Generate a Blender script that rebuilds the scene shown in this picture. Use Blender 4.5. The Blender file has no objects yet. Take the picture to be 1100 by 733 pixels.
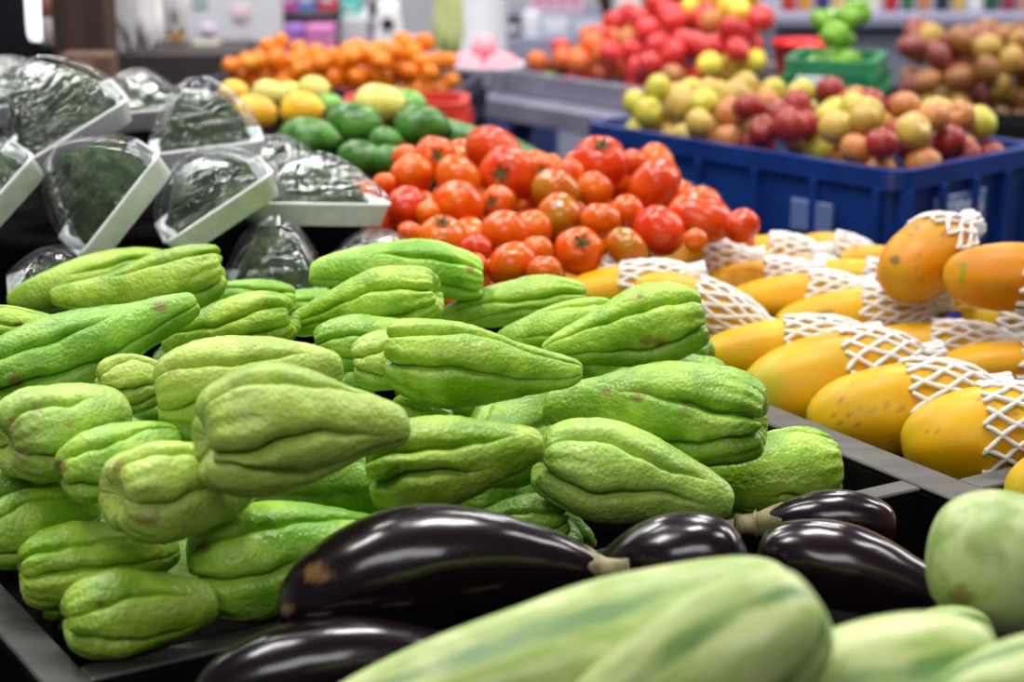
import bpy, math, random
import numpy as np
from mathutils import Vector, Matrix, noise

random.seed(7)
RNG = np.random.default_rng(7)
PI = math.pi
COL = bpy.context.scene.collection

# ------------------------------------------------------------------ camera geometry
FPX = 2100.0
PITCH = math.radians(15.1)
CAM = np.array([0.0, 0.0, 1.36])
CP, SP = math.cos(PITCH), math.sin(PITCH)
FW = np.array([0, CP, -SP]); UPV = np.array([0, SP, CP]); RT = np.array([1.0, 0, 0])

def at(px, py, t):
    return CAM + t * (FW + RT * (px - 550) / FPX + UPV * (366.5 - py) / FPX)
def onz(px, py, z):
    k = SP - (366.5 - py) / FPX * CP
    return at(px, py, (CAM[2] - z) / k)
def nrm(v): return v / np.linalg.norm(v)
def frame(px, py, ang, tilt):
    """axes of a thing lying along a direction: a = its axis, y, c = side that faces the viewer"""
    V = nrm(CAM - at(px, py, 1.0))
    X = nrm(RT - V * RT.dot(V)); U = np.cross(V, X)
    an, ti = math.radians(ang), math.radians(tilt)
    a = math.cos(ti) * (math.cos(an) * X + math.sin(an) * U) + math.sin(ti) * V
    c = nrm(V - a * V.dot(a))
    return a, np.cross(c, a), c
def matrix(a, y, c, p):
    M = Matrix.Identity(4)
    for i in range(3):
        M[i][0], M[i][1], M[i][2], M[i][3] = a[i], y[i], c[i], p[i]
    return M

# stall axes: u along the front edge, v towards the back
O = np.array([-0.295, 1.227]); UA = np.array([0.8545, 0.5195]); VA = np.array([-0.5195, 0.8545])
def uv(u, v, z=0.0):
    q = O + u * UA + v * VA
    return np.array([q[0], q[1], z])
STALL_ROT = math.atan2(UA[1], UA[0])

# ------------------------------------------------------------------ materials
def lin(c):
    return tuple((x / 255 / 12.92 if x / 255 <= 0.04045 else ((x / 255 + 0.055) / 1.055) ** 2.4) for x in c) + (1.0,)
def new_mat(name):
    m = bpy.data.materials.new(name); m.use_nodes = True
    return m, m.node_tree, m.node_tree.nodes['Principled BSDF']
def mat(name, c1, c2=None, scale=20.0, rough=0.5, bump=0.0, bscale=80.0, bdist=0.001, metal=0.0, spec=0.5, var=0.0,
        stretch=(1, 1, 1), attr=None, attr_c=None, attr2=None, attr2_c=None, coat=0.0, lo=0.4, hi=0.6, hue=0.0, noise_on_attr=0.0, bump2=0.0, b2scale=300.0):
    m, nt, b = new_mat(name)
    N, L = nt.nodes, nt.links
    b.inputs['Roughness'].default_value = rough
    b.inputs['Metallic'].default_value = metal
    b.inputs['Specular IOR Level'].default_value = spec
    b.inputs['Coat Weight'].default_value = coat
    b.inputs['Coat Roughness'].default_value = 0.08
    tc = N.new('ShaderNodeTexCoord'); mp = N.new('ShaderNodeMapping'); mp.inputs['Scale'].default_value = stretch
    oi = N.new('ShaderNodeObjectInfo')
    ad = N.new('ShaderNodeVectorMath'); ad.operation = 'ADD'
    cx = N.new('ShaderNodeCombineXYZ')
    mu = N.new('ShaderNodeMath'); mu.operation = 'MULTIPLY'; mu.inputs[1].default_value = 37.0
    L.new(oi.outputs['Random'], mu.inputs[0]); L.new(mu.outputs[0], cx.inputs[0]); L.new(mu.outputs[0], cx.inputs[2])
    L.new(tc.outputs['Object'], mp.inputs[0]); L.new(mp.outputs[0], ad.inputs[0]); L.new(cx.outputs[0], ad.inputs[1])
    col = None
    if c2 is not None:
        nz = N.new('ShaderNodeTexNoise'); nz.inputs['Scale'].default_value = scale; nz.inputs['Detail'].default_value = 4
        L.new(ad.outputs[0], nz.inputs['Vector'])
        cr = N.new('ShaderNodeValToRGB')
        cr.color_ramp.elements[0].position = lo; cr.color_ramp.elements[1].position = hi
        cr.color_ramp.elements[0].color = lin(c1); cr.color_ramp.elements[1].color = lin(c2)
        L.new(nz.outputs['Fac'], cr.inputs[0]); col = cr.outputs[0]
    else:
        rgb = N.new('ShaderNodeRGB'); rgb.outputs[0].default_value = lin(c1); col = rgb.outputs[0]
    for an, ac in ((attr, attr_c), (attr2, attr2_c)):
        if an:
            at_ = N.new('ShaderNodeAttribute'); at_.attribute_name = an
            fac = at_.outputs['Fac']
            if noise_on_attr:
                n3 = N.new('ShaderNodeTexNoise'); n3.inputs['Scale'].default_value = noise_on_attr; n3.inputs['Detail'].default_value = 5
                L.new(ad.outputs[0], n3.inputs['Vector'])
                s1 = N.new('ShaderNodeMath'); s1.operation = 'ADD'; L.new(fac, s1.inputs[0]); L.new(n3.outputs['Fac'], s1.inputs[1])
                s2 = N.new('ShaderNodeMapRange'); s2.inputs[1].default_value = 0.86; s2.inputs[2].default_value = 1.06
                L.new(s1.outputs[0], s2.inputs[0]); fac = s2.outputs[0]
            mx = N.new('ShaderNodeMix'); mx.data_type = 'RGBA'
            L.new(fac, mx.inputs[0]); L.new(col, mx.inputs[6]); mx.inputs[7].default_value = lin(ac)
            col = mx.outputs[2]
    if var or hue:
        hs = N.new('ShaderNodeHueSaturation')
        m1 = N.new('ShaderNodeMapRange'); m1.inputs[3].default_value = 1 - var; m1.inputs[4].default_value = 1 + var
        L.new(oi.outputs['Random'], m1.inputs[0]); L.new(m1.outputs[0], hs.inputs['Value'])
        m2 = N.new('ShaderNodeMapRange'); m2.inputs[3].default_value = 0.5 - hue; m2.inputs[4].default_value = 0.5 + hue
        w = N.new('ShaderNodeMath'); w.operation = 'FRACT'
        w2 = N.new('ShaderNodeMath'); w2.operation = 'MULTIPLY'; w2.inputs[1].default_value = 7.31
        L.new(oi.outputs['Random'], w2.inputs[0]); L.new(w2.outputs[0], w.inputs[0]); L.new(w.outputs[0], m2.inputs[0])
        L.new(m2.outputs[0], hs.inputs['Hue']); L.new(col, hs.inputs['Color']); col = hs.outputs[0]
    L.new(col, b.inputs['Base Color'])
    if bump:
        n2 = N.new('ShaderNodeTexNoise'); n2.inputs['Scale'].default_value = bscale; n2.inputs['Detail'].default_value = 3
        L.new(ad.outputs[0], n2.inputs['Vector'])
        bp = N.new('ShaderNodeBump'); bp.inputs['Strength'].default_value = bump; bp.inputs['Distance'].default_value = bdist
        L.new(n2.outputs['Fac'], bp.inputs['Height'])
        if bump2:
            n4 = N.new('ShaderNodeTexVoronoi'); n4.inputs['Scale'].default_value = b2scale
            L.new(ad.outputs[0], n4.inputs['Vector'])
            bq = N.new('ShaderNodeBump'); bq.inputs['Strength'].default_value = bump2; bq.inputs['Distance'].default_value = bdist
            bq.invert = True
            L.new(n4.outputs['Distance'], bq.inputs['Height']); L.new(bp.outputs[0], bq.inputs['Normal']); bp = bq
        L.new(bp.outputs[0], b.inputs['Normal'])
    return m
def emit_mat(name, c, s):
    m, nt, b = new_mat(name)
    b.inputs['Base Color'].default_value = lin(c); b.inputs['Emission Color'].default_value = lin(c); b.inputs['Emission Strength'].default_value = s
    return m
def film_mat():
    m, nt, b = new_mat('cling_film'); N, L = nt.nodes, nt.links
    tr = N.new('ShaderNodeBsdfTransparent'); tr.inputs[0].default_value = (0.9, 0.92, 0.92, 1)
    gl = N.new('ShaderNodeBsdfGlossy'); gl.inputs['Roughness'].default_value = 0.045
    df = N.new('ShaderNodeBsdfDiffuse'); df.inputs[0].default_value = (0.75, 0.78, 0.8, 1)
    tc = N.new('ShaderNodeTexCoord')
    n1 = N.new('ShaderNodeTexNoise'); n1.inputs['Scale'].default_value = 75; n1.inputs['Detail'].default_value = 3; n1.inputs['Distortion'].default_value = 1.2
    bp = N.new('ShaderNodeBump'); bp.inputs['Strength'].default_value = 0.9; bp.inputs['Distance'].default_value = 0.004
    fm = N.new('ShaderNodeMapping'); fm.inputs['Rotation'].default_value = (.3, .5, .6); fm.inputs['Scale'].default_value = (.3, 1, 1)
    L.new(tc.outputs['Object'], fm.inputs[0]); L.new(fm.outputs[0], n1.inputs['Vector']); L.new(n1.outputs['Fac'], bp.inputs['Height'])
    L.new(bp.outputs[0], gl.inputs['Normal'])
    lw = N.new('ShaderNodeFresnel'); lw.inputs['IOR'].default_value = 1.45; L.new(bp.outputs[0], lw.inputs['Normal'])
    mr = N.new('ShaderNodeMapRange'); mr.inputs[1].default_value = 0.0; mr.inputs[2].default_value = 0.6; mr.inputs[3].default_value = 0.026; mr.inputs[4].default_value = 0.26
    L.new(lw.outputs[0], mr.inputs[0])
    m1 = N.new('ShaderNodeMixShader'); m1.inputs[0].default_value = 0.014; L.new(tr.outputs[0], m1.inputs[1]); L.new(df.outputs[0], m1.inputs[2])
    m2 = N.new('ShaderNodeMixShader'); L.new(mr.outputs[0], m2.inputs[0]); L.new(m1.outputs[0], m2.inputs[1]); L.new(gl.outputs[0], m2.inputs[2])
    L.new(m2.outputs[0], N['Material Output'].inputs[0])
    return m

M = {}
for _k, _a, _b in (('chayote', (112, 158, 26), (160, 196, 64)), ('chayote_dark_gap_shade', (94, 142, 26), (136, 178, 56))): M[_k] = mat(_k + '_skin', _a, _b, scale=26, rough=0.36, bump=0.5, bscale=150, bdist=0.001, var=0.10, hue=0.012,  # darker green: own tone of a few, painted gap shade on lower layer
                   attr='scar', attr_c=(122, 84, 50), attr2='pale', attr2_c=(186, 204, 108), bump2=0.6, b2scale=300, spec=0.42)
M['papaya'] = mat('papaya_skin', (212, 152, 2), (226, 168, 6), scale=14, rough=0.42, spec=0.3, bump=0.2, bscale=60, bdist=0.0006, var=0.05, hue=0.008,
                  attr='green', attr_c=(176, 172, 38), attr2='scar', attr2_c=(120, 96, 60))
M['papaya_orange'] = mat('papaya_orange_skin', (208, 126, 2), (222, 144, 6), scale=14, rough=0.42, spec=0.3, bump=0.2, bscale=60, bdist=0.0006, var=0.03,
                         attr='green', attr_c=(120, 146, 40), attr2='scar', attr2_c=(110, 80, 40))
M['net'] = mat('foam_net', (226, 221, 216), rough=0.8, bump=0.15, bscale=300)
M['sticker'] = mat('sticker_violet', (70, 56, 190), rough=0.35)
M['sticker_red'] = mat('sticker_red', (206, 60, 40), rough=0.35)
M['tomato'] = mat('tomato_skin', (208, 80, 0), (220, 100, 2), scale=30, rough=0.24, var=0.06, hue=0.005, spec=0.5, attr='scar', attr_c=(170, 140, 50))
M['tomato_red'] = mat('tomato_red_skin', (200, 54, 4), (210, 72, 8), scale=30, rough=0.27, var=0.05, hue=0.004)
M['tomato_olive'] = mat('tomato_olive_skin', (166, 112, 14), (190, 90, 12), scale=30, rough=0.22)
M['calyx'] = mat('dry_calyx', (70, 66, 30), (104, 92, 48), scale=120, rough=0.8)
M['eggplant'] = mat('eggplant_skin', (18, 8, 16), (26, 12, 20), scale=12, rough=0.2, spec=0.5, bump=0.12, bscale=40, bdist=0.002, coat=0.12, attr='scar', attr_c=(120, 92, 56), attr2='warm', attr2_c=(70, 40, 26))
M['egg_calyx'] = mat('eggplant_calyx', (152, 140, 102), (104, 100, 62), scale=70, rough=0.75, bump=0.4, bscale=200)
M['squash'] = mat('squash_skin', (150, 176, 88), (196, 208, 140), scale=40, rough=0.4, bump=0.15, bscale=90, attr='rib', attr_c=(100, 138, 70), noise_on_attr=30, stretch=(0.45, 1, 1), attr2=None)
M['squash_plain'] = mat('squash_plain_skin', (140, 166, 88), (186, 200, 134), scale=42, rough=0.42, bump=0.15, bscale=90, attr='scar', attr_c=(120, 96, 50))
M['broccoli'] = mat('broccoli_heads', (20, 34, 14), (56, 80, 34), scale=60, rough=0.8, bump=0.8, bscale=240, bdist=0.003, lo=0.35, hi=0.68)
M['tray'] = mat('white_foam_tray', (244, 244, 246), (232, 232, 236), scale=60, rough=0.6, bump=0.2, bscale=150)
M['film'] = film_mat()
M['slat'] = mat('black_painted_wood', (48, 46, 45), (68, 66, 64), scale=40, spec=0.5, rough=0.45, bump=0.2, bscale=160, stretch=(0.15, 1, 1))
M['black'] = mat('black_board', (14, 13, 14), (22, 20, 21), scale=30, spec=0.0, rough=0.8, bump=0.2, bscale=90)
M['avocado'] = mat('avocado_skin', (46, 96, 26), (78, 132, 44), scale=40, rough=0.3, bump=0.3, bscale=160, var=0.12, bdist=0.002)
M['lime'] = mat('pale_green_skin', (110, 170, 60), (130, 186, 80), scale=30, rough=0.28, var=0.1)
M['mango'] = mat('yellow_mango_skin', (224, 160, 26), (232, 186, 50), scale=22, rough=0.38, var=0.06, hue=0.01)
M['lemon'] = mat('pale_yellow_skin', (216, 206, 92), (226, 214, 120), scale=22, rough=0.4, var=0.05)
M['cucumber'] = mat('cucumber_skin', (52, 92, 46), (88, 132, 72), scale=40, rough=0.4, bump=0.3)
M['apple_red'] = mat('dark_red_apple', (128, 26, 30), (172, 60, 46), scale=22, rough=0.33, var=0.15, lo=0.35, hi=0.7)
M['apple_blush'] = mat('blush_apple', (176, 72, 52), (198, 150, 70), scale=18, rough=0.35, var=0.1, lo=0.38, hi=0.62)
M['apple_yellow'] = mat('yellow_apple', (200, 158, 68), (190, 166, 82), scale=18, rough=0.35, var=0.1)
M['apple_green'] = mat('green_yellow_apple', (184, 174, 50), (198, 186, 72), scale=18, rough=0.35, var=0.08)
M['tangerine'] = mat('tangerine_skin', (226, 112, 4), (232, 140, 10), scale=30, rough=0.32, var=0.08, hue=0.008)
M['cherry_apple'] = mat('bright_red_apple', (206, 34, 46), (216, 70, 64), scale=24, rough=0.28, var=0.12)
M['plum'] = mat('dark_plum', (104, 24, 36), (150, 40, 40), scale=24, rough=0.28, var=0.1)
M['nectarine'] = mat('nectarine', (216, 84, 40), (228, 128, 60), scale=20, rough=0.3, var=0.08)
M['pear_yellow'] = mat('yellow_pear', (226, 200, 40), (232, 212, 88), scale=22, rough=0.26, var=0.06)
M['mango_yellow'] = mat('yellow_brown_mango', (150, 108, 44), (190, 158, 76), scale=14, rough=0.32, var=0.12)
M['mango_pink'] = mat('dusky_pink_mango', (112, 42, 44), (160, 84, 72), scale=14, rough=0.3, var=0.12)
M['brown_mango'] = mat('pink_brown_mango', (128, 54, 42), (176, 130, 66), scale=16, rough=0.3, var=0.15, lo=0.35, hi=0.65)
M['pepper_green'] = mat('green_pepper', (92, 150, 36), (140, 186, 60), scale=20, rough=0.2, var=0.12)
M['pink_fruit'] = mat('pink_wrapped_fruit', (240, 130, 150), (244, 190, 200), scale=20, rough=0.4)
M['crate_blue'] = mat('navy_plastic', (18, 46, 112), (24, 56, 126), scale=10, rough=0.3)
M['crate_label'] = mat('pale_plastic_plate', (96, 116, 166), rough=0.45)
M['crate_text'] = mat('white_print', (206, 214, 232), rough=0.5)
M['crate_navy'] = mat('dark_navy_plastic', (18, 28, 62), rough=0.45)
M['crate_green'] = mat('green_plastic', (44, 128, 84), (54, 140, 94), scale=10, rough=0.35)
M['crate_black'] = mat('black_plastic', (22, 22, 26), rough=0.45)
M['crate_red'] = mat('red_plastic', (206, 56, 44), rough=0.45)
M['steel'] = mat('grey_table_metal', (126, 124, 142), (140, 138, 156), scale=12, rough=0.4, metal=0.15)
M['lilac'] = mat('lilac_grey_paint', (150, 150, 176), rough=0.5)
M['wall'] = mat('grey_wall_paint', (196, 196, 206), (206, 206, 214), scale=3, rough=0.8)
M['wall_dark'] = mat('slate_wall_paint', (112, 118, 138), (122, 128, 148), scale=3, rough=0.7)
M['floor'] = mat('dark_concrete', (60, 56, 56), (78, 74, 72), scale=4, rough=0.6, bump=0.2, bscale=30)
M['wood'] = mat('dark_brown_wood', (48, 32, 24), (66, 44, 32), scale=8, rough=0.7, stretch=(6, 6, 0.5), bump=0.2, bscale=60)
M['carton'] = mat('brown_carton', (92, 68, 54), (104, 78, 60), scale=12, rough=0.8)
M['bag'] = mat('white_plastic_bag', (250, 249, 252), (238, 237, 242), scale=14, rough=0.45, bump=0.4, bscale=40, bdist=0.004)
M['bag_green'] = mat('pale_green_bag', (214, 220, 170), (190, 202, 130), scale=12, rough=0.4)
M['white'] = mat('white_paint', (232, 232, 240), rough=0.5)
M['dark'] = mat('black_lacquer', (16, 17, 24), rough=0.35)
M['glow'] = emit_mat('lit_white_tube', (246, 248, 255), 2.2)
def flat(name, c, rough=0.5):
    k = 'flat_' + name
    if k not in M: M[k] = mat(name, c, rough=rough)
    return M[k]

# ------------------------------------------------------------------ mesh helpers
def mesh_obj(name, V, F, m, parent=None, smooth=True, attrs=None, Mx=None):
    me = bpy.data.meshes.new(name)
    me.from_pydata([tuple(map(float, v)) for v in V], [], [tuple(int(i) for i in f) for f in F])
    if smooth: me.polygons.foreach_set('use_smooth', [True] * len(me.polygons))
    for k, a in (attrs or {}).items():
        at_ = me.attributes.new(k, 'FLOAT', 'POINT'); at_.data.foreach_set('value', np.asarray(a, dtype=np.float32))
    me.materials.append(m); me.update()
    o = bpy.data.objects.new(name, me); COL.objects.link(o)
    if parent: o.parent = parent
    if Mx is not None: o.matrix_world = Mx
    return o
def empty(name, p, rz=0.0):
    o = bpy.data.objects.new(name, None); COL.objects.link(o)
    o.location = tuple(p); o.rotation_euler = (0, 0, rz); o.empty_display_size = 0.05
    return o
def tag(o, label, cat, group=None):
    o['label'] = label; o['category'] = cat
    if group: o['group'] = group
    return o
def struct(o):
    o['kind'] = 'structure'; return o
def copy_tree(o, loc=None, rot=None):
    c = o.copy(); COL.objects.link(c)
    for ch in list(o.children):
        d = ch.copy(); COL.objects.link(d); d.parent = c
        for g in list(ch.children):
            e = g.copy(); COL.objects.link(e); e.parent = d
    return c
def grid_faces(n, m, caps=True):
    F = []
    for i in range(n - 1):
        for j in range(m):
            k = (j + 1) % m
            F.append((i * m + j, i * m + k, (i + 1) * m + k, (i + 1) * m + j))
    if caps:
        a, b = n * m, n * m + 1
        for j in range(m):
            k = (j + 1) % m
            F.append((a, k, j)); F.append((b, (n - 1) * m + j, (n - 1) * m + k))
    return F
def with_poles(P):
    n, m, _ = P.shape
    return np.vstack([P.reshape(-1, 3), P[0].mean(0), P[-1].mean(0)])
class MB:
    """collects simple shapes into one mesh"""
    def __init__(s): s.V, s.F = [], []
    def add(s, V, F):
        b = len(s.V); s.V += [tuple(v) for v in V]; s.F += [tuple(b + i for i in f) for f in F]; return s
    def box(s, c, d, R=None, taper=1.0, bev=0.0):
        """box with small chamfers; c centre, d size; taper scales the bottom"""
        hx, hy, hz = d[0] / 2, d[1] / 2, d[2] / 2
        e = min(bev, hx * .9, hy * .9, hz * .9)
        rings = []
        for z, k, ins in ((-hz, taper, e), (-hz + e, taper, 0), (hz - e, 1, 0), (hz, 1, e)) if e > 0 else ((-hz, taper, 0), (hz, 1, 0)):
            X, Y = hx * k - ins, hy * k - ins
            if e > 0:
                rings.append([(X - e, -Y, z), (X, -Y + e, z), (X, Y - e, z), (X - e, Y, z), (-X + e, Y, z), (-X, Y - e, z), (-X, -Y + e, z), (-X + e, -Y, z)])
            else:
                rings.append([(X, -Y, z), (X, Y, z), (-X, Y, z), (-X, -Y, z)])
        m = len(rings[0]); P = [np.array(p) for r in rings for p in r]
        if R is not None: P = [R @ p for p in P]
        P = [p + np.array(c) for p in P]
        F = grid_faces(len(rings), m, False) + [tuple(range(m))[::-1], tuple((len(rings) - 1) * m + j for j in range(m))]
        return s.add(P, F)
    def tube(s, pts, r, m=6, closed=False):
        pts = [np.array(p, float) for p in pts]; n = len(pts); rr = r if hasattr(r, '__len__') else [r] * n
        ref = np.array([0, 0, 1.0]); V = []
        for i, p in enumerate(pts):
            d = nrm(pts[min(i + 1, n - 1)] - pts[max(i - 1, 0)] + 1e-12)
            rf = ref if abs(d.dot(ref)) < 0.95 else np.array([1.0, 0, 0])
            x = nrm(np.cross(d, rf)); y = np.cross(d, x)
            for j in range(m):
                a = 2 * PI * j / m
                V.append(p + rr[i] * (math.cos(a) * x + math.sin(a) * y))
        F = grid_faces(n, m, False) + [tuple(range(m))[::-1], tuple((n - 1) * m + j for j in range(m))]
        return s.add(V, F)
    def lathe(s, prof, c=(0, 0, 0), m=24):
        P = np.array([[(r * math.cos(2 * PI * j / m) + c[0], r * math.sin(2 * PI * j / m) + c[1], z + c[2]) for j in range(m)] for r, z in prof])
        return s.add(with_poles(P), grid_faces(len(prof), m))
    def build(s, name, m, parent=None, smooth=False):
        o = mesh_obj(name, s.V, s.F, m, parent, smooth)
        return o
def Rz(a): return np.array([[math.cos(a), -math.sin(a), 0], [math.sin(a), math.cos(a), 0], [0, 0, 1]])
def sstep(x, a, b):
    t = np.clip((x - a) / (b - a), 0, 1); return t * t * (3 - 2 * t)
def nz(P, f, seed=0.0):
    off = Vector((seed * 3.17, seed * 1.73, seed * 2.31))
    return np.array([noise.noise(Vector(p) * f + off) for p in P])
def project(W):
    d = W - CAM
    t = d @ FW
    return 550 + FPX * (d @ RT) / t, 366.5 - FPX * (d @ UPV) / t

# ------------------------------------------------------------------ hand placed produce: image footprint -> size and depth
# (px, py, length px, width px, axis angle of the thick end, tilt of the thick end to the viewer, depth m)
CH = [
 # px, py, L, W, ang, tilt, t, neck, bend, furrows, spots(px,py,r), pale, label
 (98,302,186,54,13,0,1.93,.70,-.03,[35,-30,110,190,250],[],0,'long chayote at the very back of the heap beside the wrapped broccoli'),
 (150,309,197,72,11,10,1.82,.50,.06,[-38,60,130,185,250],[],0,'club-shaped chayote with warty thin end, lying along the back beside the broccoli'),
 (92,374,268,92,203,0,1.60,.52,.0,[-24,40,110,180,240],[(171,331,8),(17,409,7)],0,'longest dark green chayote slanting downhill to the frame edge, brown scar near its tip'),
 (14,352,100,46,182,0,1.70,.7,0,[10,70,150,220,300],[(20,350,5)],0,'chayote end poking out at the frame edge above the longest dark green one'),
 (246,354,152,70,13,18,1.71,.62,.0,[20,-28,100,180,250],[],0,'wrinkled chayote with puckered end beside a brown-scarred long one'),
 (262,322,120,44,0,0,1.92,.8,0,[30,-30,100,190,260],[],0,'half hidden chayote with smooth back just below the wrapped broccoli'),
 (325,331,100,42,2,0,1.95,.8,0,[30,-30,100,190,260],[],0,'chayote sliver seen between the wrapped broccoli and a furrowed long chayote'),
 (428,291,196,62,-2,0,1.84,.72,-.06,[-30,30,110,190,250],[(505,290,4)],0,'arched chayote topmost at the back, right below the tomatoes'),
 (392,330,176,74,13,16,1.73,.52,-.02,[18,-30,100,180,250],[],0,'deeply furrowed chayote pointing its puckered end at the heap middle'),
 (395,367,124,58,186,0,1.68,.75,0,[12,-40,100,180,250],[],0,'small rounded chayote tucked behind the two pale middle ones'),
 (425,386,100,64,186,0,1.62,.75,0,[25,-30,100,180,250],[],1,'pale stubby chayote pressed against the thick end of the shiny middle one'),
 (517,393,224,98,174,0,1.56,.48,.03,[-14,52,120,190,250],[],0,'shiny chayote in the heap middle with a bulging thick end and a folded lobe'),
 (553,328,172,56,8,0,1.86,.7,-.04,[14,-32,100,180,250],[],0,'flat long chayote directly in front of the lowest tomatoes'),
 (600,352,140,52,14,0,1.80,.72,0,[-10,60,120,190,250],[],0,'slim chayote lying between the flat one and the scarred upright-ended one'),
 (671,358,192,90,14,0,1.73,.46,-.02,[32,-34,100,180,250],[(694,367,7),(709,368,6),(688,319,4)],0,'club-shaped chayote beside the papayas with two brown scars'),
 (705,442,250,108,-4,10,1.60,.56,-.02,[16,-36,100,170,250],[(652,420,6),(684,427,6),(738,434,4),(620,452,4)],0,'largest chayote, lying beside the papaya divider with a row of brown dots'),
 (681,514,224,108,167,12,1.52,.56,-.02,[-24,32,105,180,250],[(583,502,4)],1,'pale chayote right above the eggplants, a dark pucker at its thick end'),
 (832,510,146,96,8,-15,1.67,.78,0,[-38,70,130,190,250],[],0,'dark green chayote wedged in the corner by the papaya divider'),
 (487,493,206,108,190,0,1.50,.58,0,[-16,24,100,180,250],[],0,'glossy chayote with two long creases, above the biggest eggplant'),
 (325,461,236,142,184,16,1.37,.50,-.03,[-12,-48,62,140,230],[(256,411,3),(252,434,4)],1,'biggest pale chayote on top at the front of the heap'),
 (266,407,214,94,189,0,1.48,.62,-.03,[-36,32,100,180,250],[(186,400,5)],1,'pale chayote immediately behind the biggest front one'),
 (145,413,86,64,182,15,1.55,.8,0,[0,-40,50,150,250],[],1,'short lobed chayote end peeping out behind the pale front pair'),
 (68,459,142,102,197,30,1.46,.7,0,[-22,36,100,180,250],[(38,439,5),(25,486,8),(66,497,6),(14,456,7),(75,455,4)],1,'pale chayote with brown bruises and speckles near the frame edge'),
 (128,493,142,84,200,8,1.43,.7,0,[-30,34,100,180,250],[(65,500,7)],0,'chayote squeezed between the bruised one and the one with a black pucker'),
 (196,526,156,112,186,28,1.39,.72,0,[-10,60,110,180,250],[(124,500,8),(160,556,12),(205,530,4),(118,520,5)],1,'chunky chayote with a blackened pucker, below the biggest front one'),
 (18,520,104,58,190,0,1.46,.75,0,[-20,40,100,180,250],[],0,'shaded chayote at the frame edge under the bruised one'),
 (42,563,136,78,197,8,1.42,.7,0,[-34,36,100,180,250],[],0,'chayote at the frame edge, second layer above the corner of the bin'),
 (106,603,178,88,190,8,1.41,.62,0,[-20,36,100,180,250],[],0,'chayote with a white glint resting over the corner of the black bin'),
 (150,657,172,92,188,8,1.37,.7,0,[18,-40,100,180,250],[(107,650,4)],0,'lowest chayote in the front corner of the black bin'),
 (310,597,228,126,190,5,1.41,.62,0,[-8,44,110,180,250],[(217,588,7)],0,'bright green chayote partly behind the biggest eggplant'),
 (560,562,112,64,10,0,1.54,.8,0,[20,-40,100,180,250],[],0,'dark chayote deep in the gap above the biggest eggplant'),
 (452,446,70,44,170,0,1.60,.8,0,[20,-40,100,180,250],[],0,'chayote tip showing between the biggest front one and the shiny middle one'),
 (-4,482,70,60,180,0,1.52,.8,0,[20,-40,100,180,250],[],0,'chayote sliver cut off by the frame between two paler ones'),
]
PA = [
 # px(center), py, L, W, ang(stem end), tilt, t, net start(0..1 along), stickers, mat, label
 (1166,522,170,100,10,0,1.72,.50,0,'papaya','papaya cut off by the frame in the row nearest the squash'),
 (1067,467,192,108,8,-12,1.81,.40,0,'papaya','netted orange papaya at the front, beside the pale round squash'),
 (968,440,200,102,10,-12,1.87,.50,0,'papaya','yellow papaya with a green tip in the front row along the divider'),
 (897,410,200,106,12,-15,1.96,.50,0,'papaya','orange papaya in the front row behind the green-tipped one'),
 (840,374,180,62,8,-10,2.06,.48,0,'papaya','papaya with loose net just behind the largest chayote'),
 (1075,394,150,56,6,-5,2.00,.62,0,'papaya','bare-ended yellow papaya lying above the netted front ones'),
 (1000,375,176,58,2,-5,2.08,.46,0,'papaya','papaya under a long combed-out net in the bed middle'),
 (918,338,172,56,8,-5,2.16,.52,0,'papaya','papaya with a round brown blotch on its yellow side'),
 (848,320,150,52,8,0,2.21,.62,0,'papaya','greenish yellow papaya in front of two glossy ones'),
 (806,303,130,44,10,0,2.30,.6,0,'papaya','yellow papaya half hidden behind the greenish one'),
 (752,331,150,60,-18,0,2.12,.40,0,'papaya','papaya buried in its net behind the scarred club-shaped chayote'),
 (668,312,150,54,12,0,2.17,.48,0,'papaya','orange papaya closest to the tomatoes and the chayote heap'),
 (640,302,110,46,10,0,2.27,.55,0,'papaya','papaya just below the stemmed tomato, behind another orange papaya'),
 (748,284,116,50,6,0,2.32,.55,0,'papaya','papaya with slit net lying under the long red tomato'),
 (826,276,104,48,4,0,2.42,.48,0,'papaya','papaya wrapped in bunched net next to the smallest brown tomato'),
 (862,292,90,34,0,0,2.36,.6,1,'papaya','thin strip of yellow papaya with a violet sticker in the back rows'),
 (898,272,88,42,-8,0,2.48,.42,0,'papaya','papaya with a spiky net end in the back row below the blue crate'),
 (940,282,76,36,0,0,2.47,.9,0,'papaya','yellow papaya in the back row beside the upright orange one'),
 (925,299,120,40,-4,0,2.32,.5,1,'papaya','papaya with tangled net just left of the upright orange one'),
 (996,277,98,82,38,-40,2.15,.56,0,'papaya_orange','round orange papaya standing on end above the others'),
 (1090,297,150,74,0,0,2.03,.55,0,'papaya_orange','orange papaya with a green streak, leaning on the netted pile'),
 (1088,348,140,48,-4,0,2.10,.38,0,'papaya','netted papaya under the green-streaked orange one'),
 (1000,325,120,44,-4,0,2.16,.8,2,'papaya','papaya with violet stickers below the upright orange one'),
]
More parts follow.
